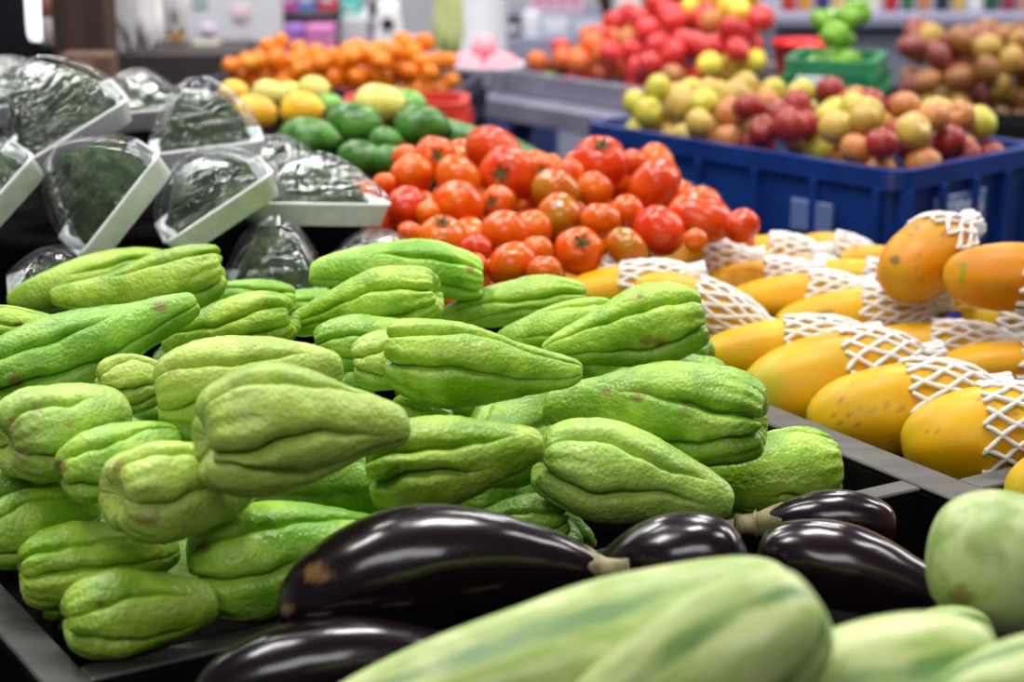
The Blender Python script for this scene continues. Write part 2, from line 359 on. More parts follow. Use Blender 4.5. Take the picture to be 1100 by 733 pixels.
TO = [
 # px, py, r px, squash, kind, stem(None or (dx,dy)), label
 (435,168,14,.85,'tomato',None,'tomato at the back corner of the pile, beside the avocados'),
 (467,170,24,.9,'tomato',(.1,.1),'tomato with a visible stem scar on the back ridge near the avocados'),
 (442,189,25,.8,'tomato',None,'wide orange tomato on the slope nearest the wrapped broccoli'),
 (492,191,26,.8,'tomato',None,'tomato squeezed between the stem-scarred one and the broad back one'),
 (493,221,28,.88,'tomato',None,'glossy orange tomato in the middle of the near slope'),
 (531,163,33,.72,'tomato_red',None,'broad red tomato topmost on the back ridge'),
 (545,187,31,.85,'tomato_red',(-.2,0),'large red tomato with a dark scar facing out near the top'),
 (535,219,20,.9,'tomato',(-.3,.1),'small orange tomato with a scar under the large red one'),
 (437,223,23,.95,'tomato_red',None,'deep red tomato touching the corner of a white foam tray'),
 (460,229,14,.9,'tomato',None,'small tomato in the gap beside the deep red one'),
 (475,256,27,.8,'tomato',(.0,.9),'glossy tomato just above the arched chayote'),
 (441,252,15,.9,'tomato',None,'tomato peeping out between the foam tray and the arched chayote'),
 (542,251,27,.85,'tomato',None,'upper of two stacked round tomatoes at the foot of the pile'),
 (551,286,28,.82,'tomato',None,'lower of two stacked round tomatoes at the foot of the pile'),
 (570,248,24,.9,'tomato',None,'shaded tomato behind the two stacked round ones'),
 (601,233,26,.92,'tomato_olive',None,'yellowish orange tomato in front of the olive one'),
 (597,206,27,.8,'tomato_olive',None,'olive yellow tomato, the only greenish one'),
 (589,185,20,.85,'tomato',(-.4,.1),'orange tomato on the ridge behind the olive yellow one'),
 (622,270,27,.85,'tomato',(.1,.35),'tomato with a dark star-shaped stem, at the foot above the papayas'),
 (638,204,21,.9,'tomato',None,'plain orange tomato under the topmost stemmed one'),
 (645,237,22,.85,'tomato',None,'shiny tomato above the one with the star-shaped stem'),
 (644,175,31,.85,'tomato_red',(.1,.75),'topmost red tomato with a stem scar, against the dark gap'),
 (679,175,15,.9,'tomato_red',None,'red tomato half hidden behind the topmost stemmed one'),
 (703,199,31,.82,'tomato_red',None,'broad orange red tomato against the blue crate'),
 (674,228,19,.9,'tomato',None,'small orange tomato below the broad one by the blue crate'),
 (708,248,29,.88,'tomato_red',None,'round red tomato with a pale tip above the papayas'),
 (752,234,32,.8,'tomato_red',None,'long red plum-shaped tomato near the blue crate'),
 (797,243,20,.85,'tomato_red',None,'brownish tomato at the far end beside the papayas'),
 (673,267,25,.75,'tomato_olive',None,'dull orange tomato with a crease, resting by the papayas'),
 (747,258,13,.9,'tomato',None,'tomato low in the gap under the long red one'),
 (585,292,20,.85,'tomato',None,'shaded tomato at the foot beside the first papaya'),
 (508,288,17,.85,'tomato',None,'tomato half hidden behind the arched chayote'),
 (511,268,18,.85,'tomato_red',None,'dark red tomato in the hollow behind the stacked pair'),
 (413,198,13,.9,'tomato',None,'tomato edge showing behind the foam tray rim'),
 (577,270,18,.9,'tomato',None,'tomato in the dark hollow beside the stacked pair'),
 (612,186,16,.9,'tomato',None,'orange tomato low on the ridge next to the topmost stemmed one'),
]
EG = [
 # px, py, L, W, ang of blossom end, tilt, t, bend, spots, label
 (472,614,352,124,187,0,1.30,-.10,[(341,616,12),(309,655,6)],'biggest eggplant, lying across the front with a tan scar'),
 (372,722,330,104,186,0,1.29,-.08,[],'eggplant underneath the biggest one at the picture bottom'),
 (700,616,200,104,20,14,1.40,-.06,[],'short purple eggplant behind the striped squash'),
 (886,560,150,64,0,0,1.53,-.04,[],'slim eggplant with a dry tan cap beside the divider corner'),
 (925,618,226,94,164,0,1.42,-.03,[],'plump eggplant between the pale round squash and the slim one'),
]
SQ = [
 # px, py, L, W, ang, tilt, t, ribs, mat, label
 (590,722,560,156,17,0,1.10,5,'squash','long striped squash lying slanted in front of the eggplants'),
 (738,738,330,170,34,12,1.04,5,'squash','striped squash with a shiny blunt end, in front of the long one'),
 (915,757,330,176,14,0,1.05,5,'squash','striped squash at the bottom edge beside the blunt-ended one'),
 (1088,606,176,150,170,10,1.22,6,'squash_plain','pale round-ended squash with a brown dent, beside the papayas'),
 (1115,752,220,140,10,0,1.02,5,'squash','green striped squash in the bottom corner of the frame'),
 (1010,700,120,90,10,0,1.20,5,'squash','squash glimpsed low behind the round-ended pale one'),
]

def prof_chayote(x, nk):      # x in -.5...5 -> relative radius
    s = np.arccos(np.clip(-2 * x, -1, 1))
    r = np.sin(s) ** np.where(x > 0, .60, .66) * (nk + (1 - nk) * sstep(x, -.42, .26))
    return r
def prof_papaya(x):
    s = np.arccos(np.clip(-2 * x, -1, 1)); return np.sin(s) ** 0.82 * (1 - 0.16 * x - 0.12 * x * x)
def prof_egg(x):
    s = np.arccos(np.clip(-2 * x, -1, 1)); return np.sin(s) ** 0.62 * (0.62 + 0.38 * sstep(x, -.5, .2))
def prof_squash(x):
    s = np.arccos(np.clip(-2 * x, -1, 1)); return np.sin(s) ** 0.6 * (0.86 + 0.14 * sstep(x, -.5, .3))

BIN_F, TOM_F = .715, .805
# ------------------------------------------------------------------ settle: push things that share space apart along their line of sight
items = []
def put(kind, i, px, py, L, W, ang, tilt, t, prof, extra=0.0, nk=None):
    xs = np.linspace(-.44, .44, 9)
    xx = np.linspace(-.5, .5, 101)
    r = prof(xs, nk) / prof(xx, nk).max() if nk is not None else prof(xs) / prof(xx).max()
    a, y, c = frame(px, py, ang, tilt)
    items.append(dict(kind=kind, i=i, px=px, py=py, t=t, t0=t, a=a, xs=xs, L=L / FPX / max(.35, math.cos(math.radians(tilt))), R=W / 2 / FPX, r=np.minimum(r, 1), ex=extra))
for i, q in enumerate(CH): put('ch', i, q[0], q[1], q[2], q[3], q[4], q[5], q[6], prof_chayote, 0.0, q[7])
for i, q in enumerate(PA): put('pa', i, q[0], q[1], q[2], q[3], q[4], q[5], q[6], prof_papaya, 0.0015)
for i, q in enumerate(EG): put('eg', i, q[0], q[1], q[2], q[3], q[4], q[5], q[6], prof_egg)
for i, q in enumerate(SQ): put('sq', i, q[0], q[1], q[2], q[3], q[4], q[5], q[6], prof_squash)
for i, q in enumerate(TO):
    t = 2.13 + (286 - q[1]) / 120 * 0.31
    V = nrm(CAM - at(q[0], q[1], 1))
    items.append(dict(kind='to', i=i, px=q[0], py=q[1], t=t, t0=t, a=np.array([1.0, 0, 0]), xs=np.array([0.0]), L=0.0, R=q[2] / FPX, r=np.array([1.0]), ex=0))
STAT = []   # divider tops as fixed spheres
for s in np.linspace(0, .74, 40): STAT.append((uv(s, -.012, .78), .019))
for s in np.linspace(-.5, .60, 60): STAT.append((uv(.765, s, .775), .025))
for s in np.linspace(-.4, .7, 60): STAT.append((uv(-.015, s, .775), .024))
for s in np.linspace(.78, 1.3, 30): STAT.append((uv(s, -.038, .78), .018))
def spheres(it):
    p = at(it['px'], it['py'], it['t'])
    return p + np.outer(it['xs'] * it['L'] * it['t'], it['a']), it['r'] * it['R'] * it['t'] + it['ex']
STAT += [(np.array([p[0], p[1], p[2] - .03]), r) for p, r in STAT]
FLOORS = {'ch': BIN_F + .001, 'pa': .742, 'eg': .732, 'sq': .845, 'to': TOM_F + .001}
SP_P = np.array([s[0] for s in STAT]); SP_R = np.array([s[1] for s in STAT])
for it_n in range(260):
    S = [spheres(it) for it in items]
    dt = np.zeros(len(items))
    cen = np.array([s[0].mean(0) for s in S]); rad = np.array([np.max(np.linalg.norm(s[0] - s[0].mean(0), axis=1)) + s[1].max() for s in S])
    for i in range(len(items)):
        vi = nrm(cen[i] - CAM)
        for j in range(i + 1, len(items)):
            if np.linalg.norm(cen[i] - cen[j]) > rad[i] + rad[j]: continue
            D = S[j][0][None, :, :] - S[i][0][:, None, :]
            dd = np.linalg.norm(D, axis=2)
            pen = S[i][1][:, None] + S[j][1][None, :] - dd
            k = np.unravel_index(np.argmax(pen), pen.shape)
            if pen[k] > 0.0005:
                n = D[k] / max(dd[k], 1e-6)
                s = n.dot(vi)
                if abs(s) < .12: s = .12 * (1 if items[j]['t0'] >= items[i]['t0'] else -1)
                elif (items[j]['t0'] - items[i]['t0']) * s < 0 and abs(items[j]['t0'] - items[i]['t0']) > .04: s = -s
                mv = min(.004, .5 * pen[k] / max(abs(s), .35)) * (1 if s > 0 else -1)
                dt[j] += mv; dt[i] -= mv
        D = SP_P[None] - S[i][0][:, None]; dd = np.linalg.norm(D, axis=2)
        pen = S[i][1][:, None] + SP_R[None] - dd
        k = np.unravel_index(np.argmax(pen), pen.shape)
        if pen[k] > 0.0005:
            n = D[k] / max(dd[k], 1e-6); s = n.dot(vi)
            dt[i] -= min(.004, .5 * pen[k] / max(abs(s), .35)) * (1 if s > 0 else -1)
    for i, it in enumerate(items):
        low = (S[i][0][:, 2] - S[i][1]).min() - FLOORS[it['kind']]
        if low < 0: dt[i] -= min(.004, -low)
        it['t'] += np.clip(dt[i], -.006, .006) + (.004 if it_n < 190 else 0) * (it['t0'] - it['t'])
bykind = {}
for it in items: bykind.setdefault(it['kind'], {})[it['i']] = it
DEBUG_T = [(it['kind'], it['i'], round(it['t0'], 3), round(it['t'], 3), [round(float(x), 3) for x in at(it['px'], it['py'], it['t'])]) for it in items]

# ------------------------------------------------------------------ chayotes
def scar_attr(W, N, spots):
    s = np.zeros(len(W))
    if spots:
        X, Y = project(W); facing = ((CAM - W) * N).sum(1) > 0
        for (sx, sy, sr) in spots:
            d = np.hypot((X - sx) / 1.2, Y - sy) / sr
            wob = nz(W, 160, sx) * .45
            s = np.maximum(s, np.where(facing, np.clip((1.15 - d + wob) * 1.6, 0, .85), 0))
    return s
def chayote_shape(L, R, nk, bend, fur, seed, sgn, n=96, m=230, deep=1.0):
    rnd = random.Random(seed)
    s = np.linspace(.05, PI - .05, n); x = -np.cos(s) * .5
    v = np.linspace(0, 2 * PI, m, endpoint=False)
    r0 = prof_chayote(x, nk); r0 = r0 / prof_chayote(np.linspace(-.5, .5, 101), nk).max()
    Xg, Vg = np.meshgrid(x, v, indexing='ij')
    G = np.zeros_like(Xg); CR = np.zeros_like(Xg); DX = np.zeros_like(Xg)
    for k, f in enumerate(fur):
        f = math.radians(f * sgn + rnd.uniform(-5, 5))
        wob = .16 * np.sin(Xg * rnd.uniform(4, 9) + rnd.uniform(0, 6)) + .025 * np.sin(Xg * 30 + rnd.uniform(0, 6))
        d = np.abs((Vg - f - wob + PI) % (2 * PI) - PI)
        a0 = rnd.choice([-.6, -.6, -.25, -.05]); a1 = rnd.choice([.6, .6, .6, .3])
        win = sstep(Xg, a0 - .12, a0 + .12) * (1 - sstep(Xg, a1, a1 + .25))
        amp = rnd.uniform(.8, 1.2) * (.55 + .45 * sstep(Xg, -.3, .4))
        CR = np.maximum(CR, np.exp(-(d / .22) ** 2) * win); uu = np.clip(1 - d / (.22 + .10 * sstep(Xg, 0, .4)), 0, 1); g = (.62 * (1 - np.sqrt(np.maximum(0, 1 - uu * uu))) + .42 * np.exp(-d / .035) + .12 * np.exp(-(d / .22) ** 2)) * win * amp
        G = np.maximum(G, g)
    r = r0[:, None] * (1.02 - .30 * deep * G * (.5 + .5 * (np.sin(s) ** .4))[:, None] + .03 * np.cos(2 * Vg + seed))
    fat = sstep(Xg, .18, .48)
    DX = -.10 * np.exp(-(r / .40) ** 2) * (Xg > .2) - .05 * G * fat + .05 * np.exp(-(r / .3) ** 2) * (Xg < -.3) * .4
    # knobbly rim where the lobes meet the pucker
    r = r * (1 + .05 * fat * np.sin(Vg * 11 + seed) * np.sin(Vg * 5 + 2 * seed))
    P = np.stack([(Xg + DX) * L, R * r * np.sin(Vg), R * r * np.cos(Vg) ], -1)
    P[..., 1] += (bend * L * ((Xg * 2) ** 2 - .35)) * sgn
    V = with_poles(P)
    rad = V.copy(); rad[:, 0] *= .3; ln = np.linalg.norm(rad, axis=1, keepdims=True); rad = rad / np.maximum(ln, 1e-6)
    disp = .0032 * nz(V, 19, seed) + .0009 * nz(V, 62, seed + 5) + .00045 * nz(V, 190, seed + 9)
    crv = np.concatenate([CR.ravel(), [0, 0]]); disp = disp + crv * .0012 * nz(V * np.array([2.2, .7, .7]), 95, seed + 3)
    V = V + rad * disp[:, None] * min(1, R / .035)
    return V, grid_faces(n, m), rad
def stretch_attr(V, seed):
    W = V * np.array([.25, 1, 1]); return np.clip((nz(W, 60, seed) - .1) * 1.6, 0, 1)
for i, q in enumerate(CH):
    it = bykind['ch'][i]; t = it['t']
    a, y, c = frame(q[0], q[1], q[4], q[5]); p = at(q[0], q[1], t)
    sgn = 1 if y @ UPV > 0 else -1
    L, R = it['L'] * t, it['R'] * t
    V, F, N = chayote_shape(L, R, q[7], q[8], q[9], i + 1, sgn, deep=1.45 if i in (4, 8, 11, 14, 15, 16, 18, 19, 20, 21, 22, 23, 24, 29) else 1.15)
    B = np.stack([a, y, c], 1)
    W = V @ B.T + p; WN = N @ B.T
    pale = stretch_attr(V, i) * .35 + (.4 if q[11] else 0)
    o = mesh_obj('chayote', V, F, M['chayote_dark_gap_shade' if i in (2, 25, 30) else 'chayote'], attrs={'scar': scar_attr(W, WN, q[10]), 'pale': np.clip(pale, 0, 1)}, Mx=matrix(a, y, c, p))
    tag(o, q[12], 'chayote', 'chayotes heaped in the black bin')
# lower layer that shows through the gaps, its gap shade painted into darker green
placed = [spheres(it) for it in items]
rf = random.Random(3); fill = []
proto = []
for k in range(3):
    V, F, N = chayote_shape(.145, .041, .62, 0, [15, 85, 160, 225, 300], 40 + k, 1, 50, 90)
    proto.append((V, F))
fmesh = [None] * 3
tries = 0
BIN_F = .715
while tries < 9000 and len(fill) < 34:
    tries += 1
    z = rf.choice([BIN_F + .045, BIN_F + .045, BIN_F + .075, BIN_F + .11, BIN_F + .13])
    p = uv(rf.uniform(.07, .67), rf.uniform(.06, .56), z)
    az = rf.uniform(0, 2 * PI); a = np.array([math.cos(az), math.sin(az), rf.uniform(-.12, .12) if z > BIN_F + .05 else 0.0]); a = nrm(a)
    xs = np.linspace(-.44, .44, 9); C = p + np.outer(xs * .145, a); rr = prof_chayote(xs, .62) / prof_chayote(np.linspace(-.5, .5, 101), .62).max() * .041 + .0005
    ok = not any((uvq[0] < .035 or uvq[0] > .71 or uvq[1] < .03 or uvq[1] > .54) for uvq in [((c_[:2] - O) @ UA, (c_[:2] - O) @ VA) for c_ in C])
    if ok:
        for (Q, qr) in placed:
            if np.min(np.linalg.norm(Q[:, None] - C[None], axis=2) - qr[:, None] - rr[None]) < .001: ok = False; break
    if ok:   # must lie below the heap that the photo shows
        hz = max([Q[:, 2].max() for (Q, qr) in placed[:len(CH)] if np.min(np.linalg.norm((Q - p)[:, :2], axis=1)) < .09] or [0])
        ok = hz > z + .03
    if ok:
        placed.append((C, rr)); fill.append((p, a))
for k, (p, a) in enumerate(fill):
    j = k % 3
    y = nrm(np.cross(np.array([0, 0, 1.0]), a)); c = np.cross(a, y)
    if fmesh[j] is None:
        V, F = proto[j]
        o = mesh_obj('chayote', V, F, M['chayote_dark_gap_shade'], attrs={'scar': np.zeros(len(V)), 'pale': np.zeros(len(V))}, Mx=matrix(a, y, c, p)); fmesh[j] = o
    else:
        o = fmesh[j].copy(); COL.objects.link(o); o.matrix_world = matrix(a, y, c, p)
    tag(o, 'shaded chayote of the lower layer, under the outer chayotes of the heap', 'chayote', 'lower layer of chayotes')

# ------------------------------------------------------------------ papayas with foam nets
def papaya_shape(L, R, seed, n=44, m=72):
    s = np.linspace(.05, PI - .05, n); x = -np.cos(s) * .5; v = np.linspace(0, 2 * PI, m, endpoint=False)
    r = prof_papaya(x); r = r / r.max()
    rib = 1 + .018 * np.cos(5 * v + seed)
    P = np.stack([np.repeat(x[:, None], m, 1) * L, R * np.outer(r, np.sin(v) * rib), R * np.outer(r, np.cos(v) * rib)], -1)
    V = with_poles(P); rad = V.copy(); rad[:, 0] *= .3; rad /= np.maximum(np.linalg.norm(rad, axis=1, keepdims=True), 1e-6)
    V = V + rad * (.0012 * nz(V, 22, seed))[:, None]
    return V, grid_faces(n, m), rad
def net_mesh(L, R, start, seed, m=6):
    """foam sleeve: two families of strands winding round the stem half, gathered past the end"""
    rnd = random.Random(seed); b = MB()
    K = 14; ln = .030 * (1 + .25 * rnd.random())
    mx = prof_papaya(np.linspace(-.5, .5, 101)).max()
    x0 = start - .5; x1 = .5 + .018 / L
    tw = rnd.uniform(0, 6); flatk = rnd.uniform(0, .25)
    for fam in (-1, 1):
        for k in range(K):
            pts = []; rr = []
            xs = x0 + rnd.uniform(-.012, .012) + .05 * math.sin(2 * PI * k / K + tw)
            n = 34
            for q in range(n + 1):
                x = xs + (x1 - xs) * q / n
                v = 2 * PI * k / K + fam * (PI / K) * 2 * ((x - x0) * L / ln) + tw + .05 * math.sin(17 * x + k)
                r = prof_papaya(np.array([min(x, .492)]))[0] / mx * R
                r = max(r, .30 * R) + .0022 + .0006 * math.sin(9 * v + 40 * x)
                pts.append((x * L, r * math.sin(v), r * math.cos(v))); rr.append(.0022 + .0005 * abs(math.sin(PI * (x - xs) * L / (ln / 2))))
            b.tube(pts, rr, m)
    return b
for i, q in enumerate(PA):
    it = bykind['pa'][i]; t = it['t']; a, y, c = frame(q[0], q[1], q[4], q[5]); p = at(q[0], q[1], t)
    L, R = it['L'] * t, it['R'] * t
    V, F, N = papaya_shape(L, R, i); B = np.stack([a, y, c], 1); W = V @ B.T + p; WN = N @ B.T
    x = V[:, 0] / L
    grn = np.clip((-.30 - x) * 4 + nz(V, 22, i) * .9, 0, .8) * (1 if i in (2, 3, 8, 9, 18) else .35) + np.clip(nz(V * np.array([.4, 1, 1]), 24, i + 30) - .15, 0, .5) * .9
    spots = {7: [(888, 342, 11)], 19: [(962, 280, 5), (985, 245, 4), (1012, 252, 3)], 2: [(950, 437, 3), (905, 430, 3)]}.get(i, [])
    sc = scar_attr(W, WN, spots)
    if i == 20: grn = np.maximum(grn, 1.1 * scar_attr(W, WN, [(1035, 286, 4), (1034, 294, 4), (1033, 301, 3)]))
    speck = np.clip((nz(V, 430, i) - .48) * 6, 0, .8) * (i in (0, 1, 2, 19))
    o = mesh_obj('papaya', V, F, M[q[9]], attrs={'green': np.clip(grn, 0, 1), 'scar': np.maximum(sc, speck)}, Mx=matrix(a, y, c, p))
    tag(o, q[10], 'papaya', 'papayas in foam nets')
    if q[7] < .88:
        net_mesh(L, R, q[7], i).build('foam_net', M['net'], o, True)
    b = MB().lathe([(.001, L * .5 + .001), (.007, L * .5 + .0005), (.008, L * .5 - .004), (.004, L * .5 - .008)], m=12)
    st = mesh_obj('stem_scar', [(v[2], v[0], v[1]) for v in b.V], b.F, M['calyx'], o)
    for (sx, sy) in {22: [(985, 318), (1012, 326)], 21: [(1028, 340)], 17: [(946, 284)], 15: [(876, 284)]}.get(i, []):
        X, Y = project(W); dd_ = np.hypot(X - sx, Y - sy) + 1e3 * (((CAM - W) * WN).sum(1) < 0); kk = int(np.argmin(dd_)); xx = V[kk, 0] / L; ph = math.atan2(V[kk, 1], V[kk, 2])
        rr_ = prof_papaya(np.array([xx]))[0] / prof_papaya(np.linspace(-.5, .5, 101)).max() * R + .0022
        ring = []
        for ri, rad_ in enumerate((.0, .5, 1.0)):
            for j in range(14):
                th = 2 * PI * j / 14; du = .011 * rad_ * math.cos(th); dv = .008 * rad_ * math.sin(th) / R + ph
                ring.append((xx * L + du, rr_ * math.sin(dv), rr_ * math.cos(dv)))
        st = mesh_obj('sticker', ring, grid_faces(3, 14, False), M['sticker'], o)
        st['label'] = 'violet oval sticker'

# ------------------------------------------------------------------ tomatoes
def round_fruit(R, sq, lobes, seed, dim=.16, n=28, m=44, lob=.03):
    """flattened fruit with a dimple on +z"""
    s = np.linspace(.06, PI - .06, n); v = np.linspace(0, 2 * PI, m, endpoint=False)
    S, Vg = np.meshgrid(s, v, indexing='ij')
    r = np.sin(S) * (1 + lob * np.cos(lobes * Vg + seed) * np.sin(S) * (.4 + .6 * (S < PI / 2)))
    z = np.cos(S) * sq - dim * np.exp(-(np.sin(S) / .32) ** 2) * (S < PI / 2) + .06 * np.exp(-(np.sin(S) / .3) ** 2) * (S > PI / 2)
    P = np.stack([r * np.cos(Vg), r * np.sin(Vg), z], -1) * R
    V = with_poles(P); V = V * (1 + .02 * nz(V / R, 1.3, seed))[:, None]
    return V, grid_faces(n, m)
def calyx_mesh(R, sq, dim):
    b = MB(); z = (sq - dim) * R + .0015
    for k in range(5):
        th = 2 * PI * k / 5
        d = np.array([math.cos(th), math.sin(th), 0]); e = np.array([-d[1], d[0], 0])
        p0 = np.array([0, 0, z]); w = .09 * R
        top = [p0 - e * w, p0 + e * w, p0 + d * .22 * R + e * w * .8 + np.array([0, 0, .05 * R]), p0 + d * .22 * R - e * w * .8 + np.array([0, 0, .05 * R]), p0 + d * .42 * R + np.array([0, 0, .20 * R])]
        V = top + [q - np.array([0, 0, .03 * R]) for q in top]
        b.add(V, [(0, 1, 2, 3), (3, 2, 4), (5, 8, 7, 6), (8, 9, 7), (0, 3, 8, 5), (1, 6, 7, 2), (3, 4, 9, 8), (2, 7, 9, 4)])
    b.tube([(0, 0, z - .002), (0, 0, z + .10 * R), (.03 * R, 0, z + .2 * R)], [.07 * R, .06 * R, .07 * R], 8)
    return b
for i, q in enumerate(TO):
    it = bykind['to'][i]; t = it['t']; R = q[2] / FPX * t; p = at(q[0], q[1], t); rnd = random.Random(100 + i)
    dim = .14
    V, F = round_fruit(R, q[3] + .06, 5, i, dim, lob=.035)
    if i == 26: V = V * np.array([1.18, .95, .95])
    Vw = nrm(CAM - p)
    if q[5]: zax = nrm(Vw * .75 + RT * q[5][0] + UPV * q[5][1])
    else:
        zax = nrm(np.array([rnd.uniform(-.7, .7), rnd.uniform(.1, .9), rnd.uniform(.3, .9)]))
    if i == 26: zax = nrm(np.array([.3, -.2, .9]))
    xax = nrm(np.cross(np.array([0, 1.0, 0.2]), zax)); yax = np.cross(zax, xax)
    o = mesh_obj('tomato', V, F, M[q[4]], attrs={'scar': np.zeros(len(V))}, Mx=matrix(xax, yax, zax, p))
    tag(o, q[6], 'tomato', 'tomatoes piled behind the chayotes')
    if q[5]:
        calyx_mesh(R, q[3] + .06, dim).build('calyx', M['calyx'], o)
# further tomatoes inside the pile
tsp = [(at(it['px'], it['py'], it['t']), it['R'] * it['t']) for it in items if it['kind'] == 'to']
allS = placed + [(np.array([p]), np.array([r])) for p, r in []]
V, F = round_fruit(.027, .85, 5, 3, .14)
tm = None; got = 0; tries = 0; TOM_F = .805
while tries < 14000 and got < 60:
    tries += 1
    # lies just under/behind a tomato of the visible skin of the pile
    b_ = tsp[rf.randrange(len(tsp))][0]
    p = b_ + np.array([rf.uniform(-.06, .06), rf.uniform(.0, .11), rf.uniform(-.10, -.015)])
    if p[2] < TOM_F + .027: continue
    if any(np.min(np.linalg.norm(Q - p, axis=1) - qr) < .0262 for Q, qr in placed): continue
    uq, vq = (p[:2] - O) @ UA, (p[:2] - O) @ VA
    if vq < .62 or uq < .655 or vq > .95 or uq > 1.2: continue
    placed.append((p[None], np.array([.027])))
    zax = nrm(np.array([rf.uniform(-.7, .7), rf.uniform(-.7, .7), rf.uniform(.2, .9)])); xax = nrm(np.cross(np.array([0, 1.0, .2]), zax)); yax = np.cross(zax, xax)
    if tm is None: o = tm = mesh_obj('tomato', V, F, M['tomato'], attrs={'scar': np.zeros(len(V))}, Mx=matrix(xax, yax, zax, p))
    else:
        o = tm.copy(); COL.objects.link(o); o.matrix_world = matrix(xax, yax, zax, p)
    tag(o, 'shaded tomato inside the pile, seen only in gaps between outer tomatoes', 'tomato', 'inner tomatoes of the pile'); got += 1

# ------------------------------------------------------------------ eggplants
for i, q in enumerate(EG):
    it = bykind['eg'][i]; t = it['t']; a, y, c = frame(q[0], q[1], q[4], q[5]); p = at(q[0], q[1], t)
    sgn = 1 if y @ UPV > 0 else -1
    L, R = it['L'] * t, it['R'] * t; n, m = 60, 72
    s = np.linspace(.05, PI - .05, n); x = -np.cos(s) * .5; v = np.linspace(0, 2 * PI, m, endpoint=False)
    r = prof_egg(x); r = r / r.max()
    bz = q[7] * L * ((x * 2) ** 2 - .4) * sgn
    P = np.stack([np.repeat(x[:, None], m, 1) * L, R * np.outer(r, np.sin(v)) + bz[:, None], R * np.outer(r, np.cos(v)) * .97], -1)
    V = with_poles(P); rad = V.copy(); rad[:, 0] *= .3; rad /= np.maximum(np.linalg.norm(rad, axis=1, keepdims=True), 1e-6)
    V = V + rad * (.0016 * nz(V, 18, i) + .0005 * nz(V, 60, i))[:, None]
    B = np.stack([a, y, c], 1); W = V @ B.T + p; WN = rad @ B.T
    warm = np.clip((V[:, 0] / L - .34) * 4, 0, .6) * (i == 3)
    o = mesh_obj('eggplant', V, grid_faces(n, m), M['eggplant'], attrs={'scar': scar_attr(W, WN, q[8]), 'warm': warm}, Mx=matrix(a, y, c, p))
    tag(o, q[9], 'eggplant', 'eggplants in the front bin')
    # calyx: a pointed cap hugging the neck, with a thick stalk
    K = 5; nn, mm = 9, 40; Pc = []
    yb0 = q[7] * L * (1 - .4) * sgn
    for k in range(nn):
        f = k / (nn - 1); ring = []
        for j in range(mm):
            th = 2 * PI * j / mm
            ext = (.055 + .055 * (.5 + .5 * math.cos(K * th)) ** 1.5) * (1.9 if i == 3 else .45)
            xx = -.497 + f * ext
            rr_ = max(prof_egg(np.array([xx]))[0] / prof_egg(np.linspace(-.5, .5, 101)).max() * R, .008) + .0016 - .0012 * f
            yy = q[7] * L * ((xx * 2) ** 2 - .4) * sgn
            ring.append((xx * L, rr_ * math.sin(th) + yy, rr_ * math.cos(th) * .98))
        Pc.append(ring)
    cal = mesh_obj('calyx', with_poles(np.array(Pc)), grid_faces(nn, mm), M['egg_calyx'], o)
    MB().tube([(-.485 * L, yb0, 0), (-.51 * L, yb0 * 1.04, 0), (-.51 * L - .008, yb0 * 1.1, .002), (-.51 * L - .014, yb0 * 1.15, .003)], [.012, .009, .008, .0085], 10).build('stem', M['egg_calyx'], cal, True)

# ------------------------------------------------------------------ squashes
for i, q in enumerate(SQ):
    it = bykind['sq'][i]; t = it['t']; a, y, c = frame(q[0], q[1], q[4], q[5]); p = at(q[0], q[1], t)
    L, R = it['L'] * t, it['R'] * t; n, m = 60, 90
    s = np.linspace(.05, PI - .05, n); x = -np.cos(s) * .5; v = np.linspace(0, 2 * PI, m, endpoint=False)
    r = prof_squash(x); r = r / r.max(); K = q[7]
    amp = .035 if q[8] == 'squash' else .012
    rib = 1 + amp * np.cos(K * v + i)
    P = np.stack([np.repeat(x[:, None], m, 1) * L, R * np.outer(r, np.sin(v) * rib), R * np.outer(r, np.cos(v) * rib)], -1)
    Vg = np.tile(v, n)
    V = with_poles(P); rad = V.copy(); rad[:, 0] *= .3; rad /= np.maximum(np.linalg.norm(rad, axis=1, keepdims=True), 1e-6)
    V = V + rad * (.0018 * nz(V, 16, i))[:, None]
    st = np.concatenate([.5 - .5 * np.cos(K * Vg + i), [.5, .5]]) ** 1.5 * .54
    B = np.stack([a, y, c], 1); W = V @ B.T + p; WN = rad @ B.T
    o = mesh_obj('squash', V, grid_faces(n, m), M[q[8]], attrs={'rib': st, 'scar': scar_attr(W, WN, [(1033, 640, 13), (1036, 660, 8)] if i == 3 else [])}, Mx=matrix(a, y, c, p))
    tag(o, q[9], 'squash', 'squashes at the front')
    b = MB().lathe([(.002, .012), (.009, .011), (.010, .004), (.014, -.002), (.012, -.008)], m=10)
    mesh_obj('stem', [(-.5 * L - v_[2] * .9, v_[0], v_[1]) for v_ in b.V], b.F, M['egg_calyx'], o, True)

